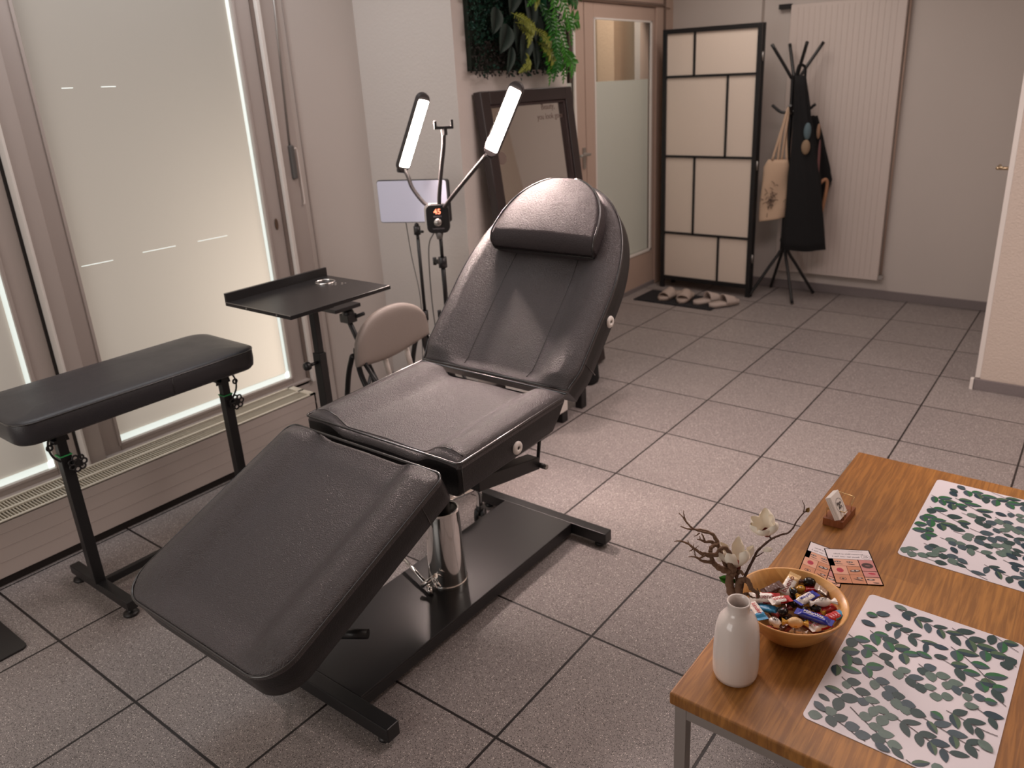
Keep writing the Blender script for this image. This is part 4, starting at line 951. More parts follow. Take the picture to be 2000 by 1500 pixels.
p5 = pouch('pouch', 'small tan pouch on the right hook of the coat stand', cs+fs*0.068+fc*0.075+V((0, 0, 1.15)), 0.013, 0.05, mat('tan_cloth', srgb(150, 118, 96), 0.9))
bb = MB().tube(spline([cs+fs*0.105+fc*0.06+V((0, 0, 0.63)), cs+fs*0.095+fc*0.065+V((0, 0, 0.78)), cs+fs*0.130+fc*0.06+V((0, 0, 0.835)), cs+fs*0.150+fc*0.05+V((0, 0, 0.80)), cs+fs*0.135+fc*0.05+V((0, 0, 0.66)), cs+fs*0.118+fc*0.05+V((0, 0, 0.56))]), 0.012, 8)
tag(obj('belt', bb, mat('tan_leather', srgb(168, 122, 90), 0.5), origin=cs+fs*0.12+V((0, 0, 0.8))), 'looped tan leather belt hanging low on the right of the coat stand', 'belt')

cs = cs0
# ------------------------------------------------------------------ shoes on the doormat
tag(obj('door_mat', slab(MB(), -1.695, 3.70, -1.085, 4.0, 0.008, [(0.002, 0.0), (0, 0.001), (0, 0.007), (0.003, 0.009)]), mat('mat_pile', srgb(30, 30, 34), 0.95, bump=0.9, bscale=400), origin=(-1.4, 3.85, 0)), 'dark rectangular doormat in front of the folding screen', 'doormat')
sole_m = mat('slide_foam', srgb(176, 160, 150), 0.6); slip_m = mat('slipper_cloth', srgb(190, 176, 168), 0.8)
def shoe(name, label, cat, c, ang, m, open_toe, z0=0.010):
    root = thing(name, label, cat, (c[0], c[1], z0)); R = Matrix.Rotation(ang, 3, 'Z'); o = V((c[0], c[1], z0))
    def P(x, y, z): return o+R @ V((x, y, z))
    L = 0.25
    mb = MB(); st = []
    for i in range(21):
        f = i/20; y = -L/2+L*f; w = 0.034+0.012*math.sin(PI*f*0.9+0.4)*f*1.1; w *= math.sqrt(max(0, 1-abs(2*f-1)**6))+0.02
        st.append((y, max(w, 0.003)))
    n = []
    for y, w in st: n.append([mb.b.verts.new(P(-w, y, 0)), mb.b.verts.new(P(w, y, 0)), mb.b.verts.new(P(w*1.03, y, 0.024)), mb.b.verts.new(P(0, y, 0.021)), mb.b.verts.new(P(-w*1.03, y, 0.024))])
    for A, B in zip(n, n[1:]):
        for j in range(5): mb.face([A[j], A[(j+1) % 5], B[(j+1) % 5], B[j]], True)
    mb.face(n[0]); mb.face(n[-1])
    obj('sole', mb, m, root)
    up = MB(); y0, y1 = (-0.01, 0.075) if open_toe else (0.0, 0.118); hh = 0.062
    G = []
    for i in range(9):
        f = i/8; y = lerp(y0, y1, f); w = 0.047*(1-(0.0 if open_toe else 0.45*f*f)); h = hh*(1-0.45*f)
        G.append([mb2 for mb2 in [up.b.verts.new(P(math.cos(PI*k/12)*w, y, 0.014+math.sin(PI*k/12)*h)) for k in range(13)]])
    for A, B in zip(G, G[1:]):
        for k in range(12): up.face([A[k], A[k+1], B[k+1], B[k]], True)
    if not open_toe: up.face(G[-1])
    u = obj('strap' if open_toe else 'upper', up, m, root, recalc=False)
    md = u.modifiers.new('solid', 'SOLIDIFY'); md.thickness = 0.006; md.offset = 0
    return root
shoe('slide', 'left slide of the beige open-toe pair on the doormat', 'slide', (-1.475, 3.86), 2.95, sole_m, True)
shoe('slide', 'right slide of the beige open-toe pair on the doormat', 'slide', (-1.350, 3.86), 3.25, sole_m, True)
shoe('slipper', 'left slipper of the pale pair at the right end of the doormat', 'slipper', (-1.180, 3.87), 2.62-PI-0.0, slip_m, True)
shoe('slipper', 'right slipper of the pale pair, its heel past the doormat edge', 'slipper', (-1.055, 3.855), 2.62-PI, slip_m, True)

# ------------------------------------------------------------------ white trolley and bag behind the bed
t = thing('white_storage_trolley', 'white trolley on black feet partly hidden behind the treatment bed', 'trolley', (-1.06, 1.76, 0))
obj('body', MB().box((-1.14, 1.50, 0.055), (-0.915, 1.69, 0.44)), white_m, t, bevel=0.005)
obj('side_unit', MB().box((-1.10, 1.705, 0.10), (-0.935, 1.90, 0.36)), white_m, t, bevel=0.01, label='lower rear compartment')
for x, y in ((-1.12, 1.52), (-0.935, 1.67), (-1.12, 1.67), (-0.935, 1.52), (-0.95, 1.86), (-1.08, 1.86)):
    obj('foot', MB().box((x-0.022, y-0.025, 0), (x+0.018, y+0.02, 0.10 if y > 1.7 else 0.056)), blk_plastic, t, bevel=0.004)
bg = MB(); R_ = []
for z, w, d_ in ((0.0, 0.10, 0.07), (0.02, 0.11, 0.08), (0.09, 0.105, 0.07), (0.16, 0.09, 0.04), (0.20, 0.07, 0.012)):
    R_.append([bg.b.verts.new((-1.105+0.5*w*math.copysign(abs(math.cos(a))**0.6, math.cos(a)), 2.16+0.7*d_*math.copysign(abs(math.sin(a))**0.6, math.sin(a)), z)) for a in [2*PI*j/24 for j in range(24)]])
for A_, B_ in zip(R_, R_[1:]):
    for j in range(24): bg.face([A_[j], A_[(j+1) % 24], B_[(j+1) % 24], B_[j]], True)
bg.face(R_[0]); bg.face(R_[-1])
tag(obj('bag', bg, fabric_blk, origin=(-1.105, 2.16, 0)), 'dark cloth bag on the floor behind the white trolley', 'bag')

# ------------------------------------------------------------------ low oak table in the foreground
TZ = 0.44
t = thing('coffee_table', 'low oak table with square steel legs in the right foreground', 'table', (0.82, 0.55, 0))
TX0, TX1, TY0, TY1 = 0.503, 1.16, -0.052, 1.155
ax_l = V((0.5294-0.5005, 1.1536+0.0492, 0)).normalized()
SK = (0.5294-0.5005)/(1.1536+0.0492)
tm = MB().prism([(0, 0), (0.66, -0.012), (0.66, 1.193), (0, 1.203)], (0.5005, -0.0492, TZ-0.028), (1, 0.0, 0), (SK, 1, 0), (0, 0, 0.028))
obj('table_top', tm, table_wood, t, bevel=0.004, seg=3)
fr = MB()
fx0, fx1, fy0, fy1 = 0.512, 1.15, -0.040, 1.138
fr.box((fx0+0.02, fy0, TZ-0.058), (fx1-0.02, fy0+0.022, TZ-0.0285)).box((fx0+0.02, fy1-0.022, TZ-0.058), (fx1+0.0, fy1, TZ-0.0285)).box((fx0, fy0+0.022, TZ-0.058), (fx0+0.022, fy1-0.022, TZ-0.0285)).box((fx1-0.022, fy0+0.022, TZ-0.058), (fx1, fy1-0.022, TZ-0.0285))
obj('apron_rail', fr, steel, t, bevel=0.001)
for x, y in ((fx0, fy0), (fx1-0.024, fy0), (fx0, fy1-0.024), (fx1-0.024, fy1-0.024)):
    obj('leg', MB().box((x-0.003, y-0.001, 0), (x+0.021, y+0.023, TZ-0.0285)), steel, t, bevel=0.001)

# placemats printed with eucalyptus branches
paper_w = mat('placemat_white', srgb(226, 220, 226), 0.35)
LG = [mat('print_leaf_%s' % n, c, 0.4, noise=0.3, nscale=60) for n, c in (('dark', srgb(36, 66, 66)), ('sage', srgb(92, 116, 108)), ('green', srgb(34, 104, 60)), ('slate', srgb(60, 82, 92)), ('olive', srgb(70, 100, 72)), ('teal', srgb(24, 58, 72)))]
stem_m = mat('print_stem', srgb(66, 58, 62), 0.6)
def placemat(x0, y0, w, h, rot, seed, label):
    """w along x, h along y, printed on the sheet"""
    R = Matrix.Rotation(rot, 3, 'Z'); o = V((x0, y0, TZ+0.0002))
    def P(u, v, z=0.0): return o+R @ V((u, v, z))
    mb = MB().use(paper_w)
    A = [mb.b.verts.new(P(x, y, 0)) for x, y in rounded(0, 0, w, h, 0.012)]; B = [mb.b.verts.new(P(x, y, 0.0012)) for x, y in rounded(0, 0, w, h, 0.012)]
    mb.face(A[::-1]); mb.face(B)
    for i in range(len(A)): mb.face([A[i], A[(i+1) % len(A)], B[(i+1) % len(A)], B[i]])
    r = random.Random(seed); zc = [0.00135]; placed = []
    def inside(u, v, m=0.001): return m < u < w-m and m < v < h-m
    cen = []
    def pleaf(u, v, a, L, W, mi, fold=True):
        d = (math.cos(a), math.sin(a)); s = (-d[1], d[0]); zc[0] += 0.0000005; z = zc[0]
        n = 6; up = []; dn = []; mid = []
        for i in range(n+1):
            f = i/n; ww = W*math.sin(PI*f**0.85)**0.75 if 0 < i < n else 0
            mid.append((u+d[0]*L*f, v+d[1]*L*f)); up.append((mid[-1][0]+s[0]*ww, mid[-1][1]+s[1]*ww)); dn.append((mid[-1][0]-s[0]*ww, mid[-1][1]-s[1]*ww))
        if not all(inside(*q) for q in up+dn+mid): return
        cc = (u+d[0]*L*.55, v+d[1]*L*.55); rr_ = 0.36*L+0.25*W
        if any(math.hypot(cc[0]-x_, cc[1]-y_) < 0.70*(rr_+r_) for x_, y_, r_ in cen): return
        cen.append((*cc, rr_))
        mb.use(LG[mi]); mb.face([mb.b.verts.new(P(*q, z)) for q in mid[::-1]+up[1:-1]])
        mb.use(LG[(mi+(1 if mi in (2, 4) else 0)) % 6] if fold else LG[mi]); mb.face([mb.b.verts.new(P(*q, z)) for q in mid+dn[1:-1][::-1]])
    def pstem(pts, wd):
        zc[0] += 0.0000005; mb.use(stem_m)
        for a, b in zip(pts, pts[1:]):
            if not (inside(*a, 0.002) and inside(*b, 0.002)): continue
            dx, dy = b[0]-a[0], b[1]-a[1]; l = math.hypot(dx, dy) or 1; nx, ny = -dy/l*wd, dx/l*wd
            mb.face([mb.b.verts.new(P(*q, zc[0])) for q in ((a[0]+nx, a[1]+ny), (a[0]-nx, a[1]-ny), (b[0]-nx, b[1]-ny), (b[0]+nx, b[1]+ny))])
    def branch(u, v, a, L, kind, sc=1.0):
        n = 9; pts = []; q = [u, v]; aa = a
        for i in range(n+1):
            pts.append(tuple(q)); aa += r.uniform(-0.10, 0.13); q = [q[0]+math.cos(aa)*L/n, q[1]+math.sin(aa)*L/n]
        pstem(pts, 0.0008*sc)
        for i in range(1, n+1):
            for sg in (-1, 1):
                if r.random() < 0.18: continue
                la = a+sg*r.uniform(0.5, 1.1); 
                if kind == 0: pleaf(*pts[i], la, r.uniform(.028, .040)*sc, r.uniform(.0065, .0095)*sc, r.choice((0, 5, 3, 0, 4)))
                elif kind == 1: pleaf(*pts[i], la, r.uniform(.024, .034)*sc, r.uniform(.0095, .013)*sc, r.choice((1, 3, 0, 1)), False)
                else: pleaf(*pts[i], la, r.uniform(.032, .044)*sc, r.uniform(.010, .014)*sc, r.choice((2, 2, 4, 0)))
        pleaf(*pts[-1], a, 0.028*sc, 0.007*sc, 0)
    base_a = math.radians(-28)
    ca, sa = math.cos(base_a), math.sin(base_a); k = 0
    rowgap = 0.050; nrow = int((w+h)/rowgap)+2
    for i in range(-nrow, nrow):
        off = i*rowgap; u = -0.03+r.uniform(-0.03, 0.03)
        while u < w+h:
            uu, vv = u*ca-off*sa, h*0.5+u*sa+off*ca; kind = (k*2+i) % 3; k += 1
            L = r.uniform(0.085, 0.115)
            branch(uu, vv+r.uniform(-.006, .006), base_a+r.uniform(-0.15, 0.25), L, kind, r.uniform(0.85, 1.0))
            u += L+r.uniform(0.016, 0.030)
    for i in range(70):
        pleaf(r.uniform(0, w), r.uniform(0, h), base_a+r.uniform(-0.5, 1.0), r.uniform(.022, .032), r.uniform(.007, .010), r.choice((0, 1, 2, 3, 5)))
    return tag(obj('placemat', mb, None, origin=P(w/2, h/2), recalc=False), label, 'placemat')
placemat(0.7275, 0.028, 0.298, 0.432, -0.025, 5, 'white eucalyptus leaf placemat nearest the viewer, beside the candy bowl')
placemat(0.7510, 0.650, 0.298, 0.440, -0.022, 11, 'white eucalyptus leaf placemat at the far end of the table')

# vase
vc = V((0.5855, 0.0635, TZ))
white_cer = mat('white_glaze', srgb(232, 222, 216), 0.16, coat=0.6, spec=0.5)
t = thing('vase', 'white glazed bottle vase with a narrow neck at the table corner', 'vase', vc)
prof = [(0, 0.001), (0.034, 0.0005), (0.0405, 0.004), (0.0432, 0.014), (0.0440, 0.03), (0.0438, 0.06), (0.0424, 0.095), (0.0400, 0.118), (0.0350, 0.134), (0.0270, 0.144), (0.0222, 0.149), (0.0205, 0.155), (0.0207, 0.167), (0.0222, 0.1715), (0.0212, 0.1730), (0.0186, 0.1715), (0.0178, 0.160), (0.0185, 0.150), (0.03, 0.13), (0.036, 0.10), (0.038, 0.02), (0, 0.012)]
obj('body', MB().lathe([(r, z) for r, z in prof], vc, 64), white_cer, t)

# dry branches and magnolia in the vase
bark = mat('bark', srgb(112, 84, 64), 0.85, bump=0.8, bscale=120, noise=0.35, nscale=80); bark_d = mat('dark_bark', srgb(84, 62, 52), 0.85, bump=0.6, bscale=150)
petal_m = mat('magnolia_petal', srgb(246, 238, 222), 0.55, noise=0.03); sepal_m = mat('sepal', srgb(120, 44, 30), 0.6); lf_m = mat('fresh_leaf', srgb(70, 138, 44), 0.45)
D0 = (vc-CAM_LOC).dot(CF)
def q3(px, py, dz=0.0): return pt(px, py, d=D0+dz)
def twig(mb, P, r0, r1, n=6, wob=0.0):
    Q = spline(P, n); m = len(Q); mb.tube([q+V((rnd.uniform(-wob, wob), rnd.uniform(-wob, wob), rnd.uniform(-wob, wob))) for q in Q], [lerp(r0, r1, i/(m-1))*(1+0.12*math.sin(i*1.7)) for i in range(m)], 8)
t = thing('dry_branch', 'gnarled brown dry branch standing in the white vase', 'branch', vc+V((0, 0, 0.10)))
def f2(x, y): return (1310+(x+max(0, y-1080)*0.10)*0.145, 980+y*0.145)     # read off at a finer scale
def TW(lst, r0, r1, dz0=0.0, dz1=0.0, wob=0.0005):
    mb = MB(); n = len(lst); twig(mb, [q3(*f2(x, y), lerp(dz0, dz1, i/(n-1))) for i, (x, y) in enumerate(lst)], r0, r1, 6, wob); return mb
main = [([(870, 1500), (860, 1340), (800, 1200), (790, 1040), (830, 950), (720, 920), (610, 860), (560, 800)], .0105, .0048, 0, -.01),
        ([(560, 800), (540, 700), (545, 620), (590, 590), (640, 560), (600, 480), (560, 430), (450, 410), (300, 360), (200, 260), (160, 200), (105, 150)], .0048, .0008, -.01, .03),
        ([(830, 960), (760, 880), (700, 760), (660, 640), (620, 540), (560, 440), (430, 380), (250, 370), (130, 330)], .0055, .001, .005, .03),
        ([(860, 930), (800, 850), (830, 780), (800, 700), (730, 620), (650, 650), (600, 700), (440, 690), (390, 665)], .0065, .0012, -.008, -.02),
        ([(560, 815), (430, 800), (350, 750), (240, 740)], .0038, .0008, -.012, -.02),
        ([(640, 715), (470, 720), (340, 650), (240, 570), (130, 530), (45, 535)], .004, .0009, -.015, .0),
        ([(470, 720), (410, 750), (350, 760), (320, 680), (310, 570)], .0022, .0006, -.015, -.01),
        ([(600, 570), (540, 540), (460, 540), (400, 510), (355, 510)], .004, .001, .01, .02),
        ([(460, 535), (440, 480), (420, 430)], .002, .0012, .015, .02), ([(440, 530), (400, 500), (390, 460)], .0016, .0006, .015, .02),
        ([(200, 260), (185, 200), (170, 120)], .0018, .0006, .03, .03), ([(390, 420), (350, 450), (315, 465)], .0016, .0006, .02, .02), ([(300, 640), (270, 660), (250, 668)], .0014, .0006, -.01, 0), ([(240, 570), (235, 540), (230, 515)], .0012, .0005, 0, 0), ([(330, 640), (350, 610), (380, 590)], .001, .0004, -.01, -.01),
        ([(900, 1500), (890, 1320), (900, 1180), (930, 1080), (1010, 1050), (1060, 1110), (1080, 1180), (1150, 1230), (1160, 1300)], .0085, .0028, 0, -.03), ([(1150, 1240), (1175, 1230), (1155, 1165)], .002, .0009, -.03, -.03),
        ([(880, 1300), (960, 1260), (1020, 1240)], .0055, .003, -.005, -.015), ([(870, 960), (930, 940), (985, 985)], .005, .0025, 0, -.01), ([(860, 1250), (900, 1100), (880, 1000), (930, 960)], .0048, .002, .006, .01), ([(1020, 1245), (1080, 1290), (1140, 1295)], .0022, .001, -.015, -.02)]
for i, (lst, r0, r1, a, b) in enumerate(main): obj('main_stem' if i == 0 else 'twig', TW(lst, r0, r1, a, b), bark, t)
t = thing('magnolia_branch', 'slender artificial magnolia branch with white blooms rising from the vase', 'flower branch', vc+V((0, 0, 0.14)))
for lst, r0, r1, a, b in (([(915, 1430), (940, 1200), (985, 1050), (1040, 920), (1130, 740), (1180, 650), (1330, 520), (1400, 480), (1500, 440), (1580, 420), (1650, 350), (1700, 260), (1790, 150), (1830, 130)], .0034, .0011, .0, .03),
                       ([(1350, 510), (1338, 470)], .002, .0016, .02, .02), ([(1150, 740), (1200, 710), (1250, 680)], .0013, .0008, .01, .01), ([(905, 1430), (890, 1200), (895, 1000), (890, 900)], .0028, .002, .01, .015), ([(1790, 140), (1800, 60), (1770, -20)], .0013, .0005, .03, .03)):
    obj('stem', TW(lst, r0, r1, a, b, 0.0002), bark_d, t)
def petal(mb, c, up, out, L, W, cup=0.5):
    """cupped petal from c, growing along up, bulging outwards"""
    s = up.cross(out).normalized(); G = []; nu, nv = 8, 7
    for i in range(nu+1):
        f = i/nu; w = W*math.sin(PI*(0.10+0.84*f))**0.5*(0.50+0.6*f); bulge = math.sin(PI*f*0.8)*L*cup
        row = []
        for j in range(nv+1):
            g = 2*j/nv-1; row.append(mb.b.verts.new(c+up*(L*f-0.14*L*f*g*g)+out*(bulge*(1-0.35*g*g)-0.10*L*g*g*f)+s*(w*g*0.5)))
        G.append(row)
    for A, B in zip(G, G[1:]):
        for j in range(nv): mb.face([A[j], A[j+1], B[j+1], B[j]], True)
def bloom(c, up, L, W, n, seed):
    r = random.Random(seed); up = up.normalized(); a0 = up.orthogonal().normalized(); b0 = up.cross(a0)
    fl = thing_part = obj('calyx', MB().sphere(c, L*0.17, 14, 8), sepal_m, t)
    for i in range(n):
        a = 2*PI*i/n+r.uniform(-.2, .2); o_ = a0*math.cos(a)+b0*math.sin(a); mb = MB(); petal(mb, c+o_*L*0.05, (up+o_*r.uniform(0.30, 0.62)).normalized(), o_, L*r.uniform(.88, 1.05), W, r.uniform(.28, .45))
        p = obj('petal', mb, petal_m, fl, recalc=False)
    mb = MB(); petal(mb, c-up*L*0.05, up, (b0+a0*0.3).normalized(), L*0.38, W*0.6, .3); petal(mb, c-up*L*0.05, up, (-b0+a0*0.3).normalized(), L*0.38, W*0.6, .3); obj('sepal', mb, sepal_m, fl, recalc=False)
bloom(q3(*f2(1300, 430), .02), CU*0.9-CR*0.42-CF*0.45, 0.043, 0.038, 6, 4)
bloom(q3(*f2(885, 880), .018), CU*0.95-CR*0.15-CF*0.2, 0.052, 0.032, 6, 8)
mb = MB(); petal(mb, q3(*f2(640, 800), .02), (CU*0.6+CR*0.5), -CF, 0.030, 0.026, .2); obj('petal', mb, petal_m, t, recalc=False)
mb = MB(); petal(mb, q3(*f2(1240, 660), .01), (CR*0.95+CU*0.1), CU*0.6-CF*0.6, 0.019, 0.015, .4); obj('bud', mb, petal_m, t, recalc=False, label='small white bud petal')
mb = MB(); leaf(mb, q3(*f2(790, 1060), .0), -CR*0.9+CU*0.25, -CF, 0.021, 0.017, .1, .1, 6); leaf(mb, q3(*f2(830, 1090), .01), CR*0.5+CU*0.4, -CF, 0.012, 0.009, .1, .1, 5); obj('leaf', mb, lf_m, t, recalc=False)
mb = MB(); leaf(mb, q3(*f2(1820, 140), .03), CR*0.6+CU*0.7, -CF, 0.012, 0.009, .1, .1, 5); obj('leaf', mb, mat('brown_leaf', srgb(140, 108, 52), 0.6), t, recalc=False, label='small brownish leaf at the tip')

# bowl
bc = V((0.633, 0.234, TZ))
t = thing('bowl', 'round light wooden bowl full of wrapped sweets', 'bowl', bc)
prof = [(0, 0.0005), (0.042, 0.0), (0.046, 0.003), (0.062, 0.016), (0.084, 0.040), (0.101, 0.066), (0.1105, 0.083), (0.1115, 0.0855), (0.110, 0.0875), (0.1065, 0.0865), (0.096, 0.066), (0.077, 0.038), (0.053, 0.016), (0, 0.010)]
obj('shell', MB().lathe(prof, bc, 72), bowl_wood, t)

# wrapped sweets
def cm(n, c, r=0.28): return mat('wrap_'+n, c, r, spec=0.6)
W_ = {'blue': cm('blue', srgb(24, 40, 150)), 'red': cm('red', srgb(176, 22, 26)), 'white': cm('white', srgb(228, 220, 212)), 'sky': cm('sky', srgb(60, 150, 200)), 'black': cm('black', srgb(22, 16, 16), 0.2), 'brown': cm('brown', srgb(72, 36, 24), 0.35),
      'cream': cm('cream', srgb(214, 180, 130)), 'gold': cm('gold', srgb(190, 140, 40)), 'silver': mat('wrap_silver', srgb(190, 176, 168), 0.25, metal=0.7), 'dkred': cm('dkred', srgb(110, 24, 24))}
def sweet(name, label, cat, px, py, z, ang, kind, L, Wd, Hh, c1, c2, txt=None, tcol='red', tilt=0.0, roll=0.0, ends_=None, group=None):
    c = pt(px, py, z=z)
    M = Matrix.Translation(c) @ Matrix.Rotation(ang, 4, 'Z') @ Matrix.Rotation(tilt, 4, 'Y') @ Matrix.Rotation(roll, 4, 'X')
    mb = MB(); n = 18; m = 16; r = random.Random(int(px*7+py))
    root = None
    if kind == 'bar':
        rows = []
        for i in range(n+1):
            f = i/n; x = (f-0.5)*L; e = min(1, min(f, 1-f)/0.12); e = e*e*(3-2*e)
            hh = Hh*max(0.05, e)*(1+0.05*math.sin(i*1.9)); ww = Wd*(0.90+0.10*e)*(1 if e > .9 else 1.06)
            rows.append([mb.b.verts.new(M @ V((x, ww/2*math.copysign(abs(math.cos(a))**0.7, math.cos(a)), hh/2*math.copysign(abs(math.sin(a))**0.8, math.sin(a))+0.0004*math.sin(5*a+i)))) for a in [2*PI*k/m for k in range(m)]])
        for i, (A, B) in enumerate(zip(rows, rows[1:])):
            f = (i+.5)/n
            for k in range(m):
                mb.use(W_[c2] if f > 0.80 or (0.38 < f < 0.80 and k in (0, 1, 7, 8, 15) and c2 != c1) else W_[c1]); mb.face([A[k], A[(k+1) % m], B[(k+1) % m], B[k]], True)
        for sg in (-1, 1):
            xe = sg*L/2; mb.use(W_[ends_ or (c2 if sg > 0 else c1)]); P = []
            for k in range(13): P.append((xe+sg*(0.006+0.0012*(k % 2)), (k/12-0.5)*Wd*1.04))
            P = [(xe-sg*0.003, -Wd*0.5)]+P+[(xe-sg*0.003, Wd*0.5)]
            A = [mb.b.verts.new(M @ V((x, y, 0.0004))) for x, y in P]; B = [mb.b.verts.new(M @ V((x, y, -0.0004))) for x, y in P]
            mb.face(A); mb.face(B[::-1])
            for i in range(len(A)): mb.face([A[i], A[(i+1) % len(A)], B[(i+1) % len(A)], B[i]])
    else:
        rows = []
        for i in range(n+1):
            f = i/n; x = (f-0.5)*L; g = abs(2*f-1)
            rr = Wd/2*(math.sqrt(max(0, 1-(g/0.62)**2)) if g < 0.58 else 0.0)
            if g >= 0.54: rr = max(rr, Wd/2*(0.20+1.7*(g-0.54)**1.1))
            flat_ = 1 if g < 0.6 else 0.55
            rows.append([mb.b.verts.new(M @ V((x, rr*math.cos(a)*(1+0.14*(g > .6)*math.sin(4*a)), rr*flat_*math.sin(a)*(1+0.10*math.sin(6*a+i))*Hh/Wd))) for a in [2*PI*k/m for k in range(m)]])
        for i, (A, B) in enumerate(zip(rows, rows[1:])):
            g = abs(2*(i+.5)/n-1)
            for k in range(m): mb.use(W_[c2] if g > 0.55 or (i in (8, 9) and k % 4 == 0) else W_[c1]); mb.face([A[k], A[(k+1) % m], B[(k+1) % m], B[k]], g < .5)
        mb.use(W_[c2]); mb.face(rows[0]); mb.face(rows[-1][::-1])
    o = obj(name, mb, None, origin=c); tag(o, label, cat, group)
    if txt:
        tm_ = MB(); o3 = M @ V((-0.02*L, 0, Hh/2+0.0009)); axx = (M.to_3x3() @ V((1, 0, 0))); ayy = (M.to_3x3() @ V((0, 1, 0)))
        tm_.text(txt, Wd*0.62 if len(txt) < 7 else Wd*0.50, o3, axx, ayy, 0.00015)
        obj('print', tm_, W_[tcol], o)
    return o
A = math.radians
zt = TZ+0.070; zm = TZ+0.060; zl = TZ+0.047
# photo direction helper: image right is about +x+0.7y
sweet('chocolate_bar', 'blue wrapped chocolate bar lying across the middle of the bowl, in front', 'chocolate bar', 1590, 1205, zt+.004, A(0), 'bar', .062, .020, .013, 'blue', 'blue', 'MilkyWay', 'white', group=None)
sweet('chocolate_bar', 'smaller blue and white wrapped bar, the upper one of two blue bars', 'chocolate bar', 1576, 1168, zt+.006, A(68), 'bar', .046, .020, .013, 'white', 'blue', 'MilkyWay', 'blue', ends_='blue')
sweet('chocolate_bar', 'upright white wrapper with a cream crimped end at the back of the bowl', 'chocolate bar', 1541, 1143, zt+.008, A(78), 'bar', .046, .026, .012, 'white', 'cream', 'bueno', 'dkred', tilt=-0.55, ends_='cream')
sweet('chocolate_bar', 'white and red wrapper with sky blue end lying beside the vase neck', 'chocolate bar', 1478, 1193, zt+.004, A(-42), 'bar', .044, .022, .011, 'white', 'sky', 'kinder', 'red')
sweet('chocolate_bar', 'red topped white wrapper at the left behind the vase', 'chocolate bar', 1494, 1168, zt, A(30), 'bar', .050, .024, .011, 'white', 'red', 'bueno', 'dkred', roll=0.4)
sweet('chocolate_bar', 'small white and red wrapper between the vase side and the blue bar', 'chocolate bar', 1524, 1172, zt+.003, A(48), 'bar', .034, .020, .010, 'white', 'red', 'kinder', 'red')
sweet('sweet_wrapper', 'glossy red wrapper with a sky blue tip at the right rim of the bowl', 'sweet', 1629, 1204, zt, A(62), 'bar', .036, .020, .013, 'red', 'sky')
sweet('sweet_wrapper', 'glossy red wrapper just behind the one with the sky blue tip', 'sweet', 1616, 1190, zm, A(55), 'bar', .040, .018, .012, 'red', 'red')
sweet('chocolate_bar', 'white wrapper with red side at the front right of the bowl', 'chocolate bar', 1602, 1223, zm+.002, A(52), 'bar', .036, .020, .012, 'white', 'red', 'kinder', 'red')
sweet('sweet_wrapper', 'dark brown foil sachet with a toothed edge at the back left of the pile', 'sweet', 1508, 1149, zt+.002, A(50), 'bar', .034, .022, .006, 'brown', 'brown', tilt=-0.3)
sweet('sweet_wrapper', 'brown and silver crimped wrapper end sticking up at the back right', 'sweet', 1608, 1155, zt+.003, A(8), 'bar', .026, .022, .007, 'silver', 'brown', tilt=0.5)
sweet('twist_sweet', 'cream twist-wrapped sweet with a yellow patch at the front of the bowl', 'sweet', 1553, 1216, zm+.006, A(25), 'twist', .050, .021, .021, 'cream', 'gold')
sweet('twist_sweet', 'white twist-wrapped sweet on the right, lettered Go', 'sweet', 1607, 1176, zt+.004, A(38), 'twist', .056, .020, .018, 'white', 'white', 'Go', 'black')
sweet('twist_sweet', 'white twist-wrapped sweet at the front left, beside the vase shoulder', 'sweet', 1514, 1216, zm, A(-15), 'twist', .046, .020, .018, 'white', 'brown', 'Go', 'black')
sweet('twist_sweet', 'black foil twist sweet at the back centre of the pile', 'sweet', 1581, 1137, zt+.002, A(20), 'twist', .044, .020, .020, 'black', 'brown')
sweet('twist_sweet', 'black and gold twist sweet left of the upper blue bar', 'sweet', 1548, 1155, zt+.002, A(-30), 'twist', .044, .019, .018, 'black', 'gold')
sweet('twist_sweet', 'black twist sweet between the long blue bar and the red wrappers', 'sweet', 1593, 1188, zm+.002, A(-10), 'twist', .042, .019, .018, 'black', 'gold')
sweet('twist_sweet', 'black twist sweet left of the long blue bar', 'sweet', 1528, 1195, zm, A(70), 'twist', .046, .021, .020, 'black', 'dkred')
sweet('twist_sweet', 'silver wrapped cube sweet at the front edge of the pile', 'sweet', 1560, 1233, zl+.002, A(10), 'twist', .034, .018, .018, 'silver', 'white')
sweet('twist_sweet', 'dark red foil sweet at the front left of the cream sweet', 'sweet', 1536, 1226, zl+.004, A(50), 'twist', .038, .018, .016, 'dkred', 'silver')
sweet('sweet_wrapper', 'sky blue wrapper lying under the white and red one near the vase', 'sweet', 1497, 1188, zm-.002, A(12), 'bar', .042, .022, .010, 'sky', 'sky')
sweet('sweet_wrapper', 'bright red wrapper lying low behind the twist sweets', 'sweet', 1588, 1150, zm+.002, A(35), 'bar', .038, .018, .010, 'red', 'red')
sweet('twist_sweet', 'gold and black twist sweet at the back, left of the black foil sweet', 'sweet', 1563, 1151, zm+.004, A(62), 'twist', .040, .017, .016, 'gold', 'black')
sweet('sweet_wrapper', 'red wrapper low at the very front of the bowl', 'sweet', 1520, 1232, zl-.004, A(10), 'bar', .034, .016, .010, 'red', 'white')
sweet('twist_sweet', 'brown and silver twist sweet behind the white Go sweet', 'sweet', 1628, 1166, zm+.002, A(65), 'twist', .036, .017, .016, 'silver', 'black')
sweet('sweet_wrapper', 'dark red wrapper low at the right front of the bowl', 'sweet', 1585, 1226, zl, A(-20), 'bar', .040, .020, .012, 'dkred', 'dkred')
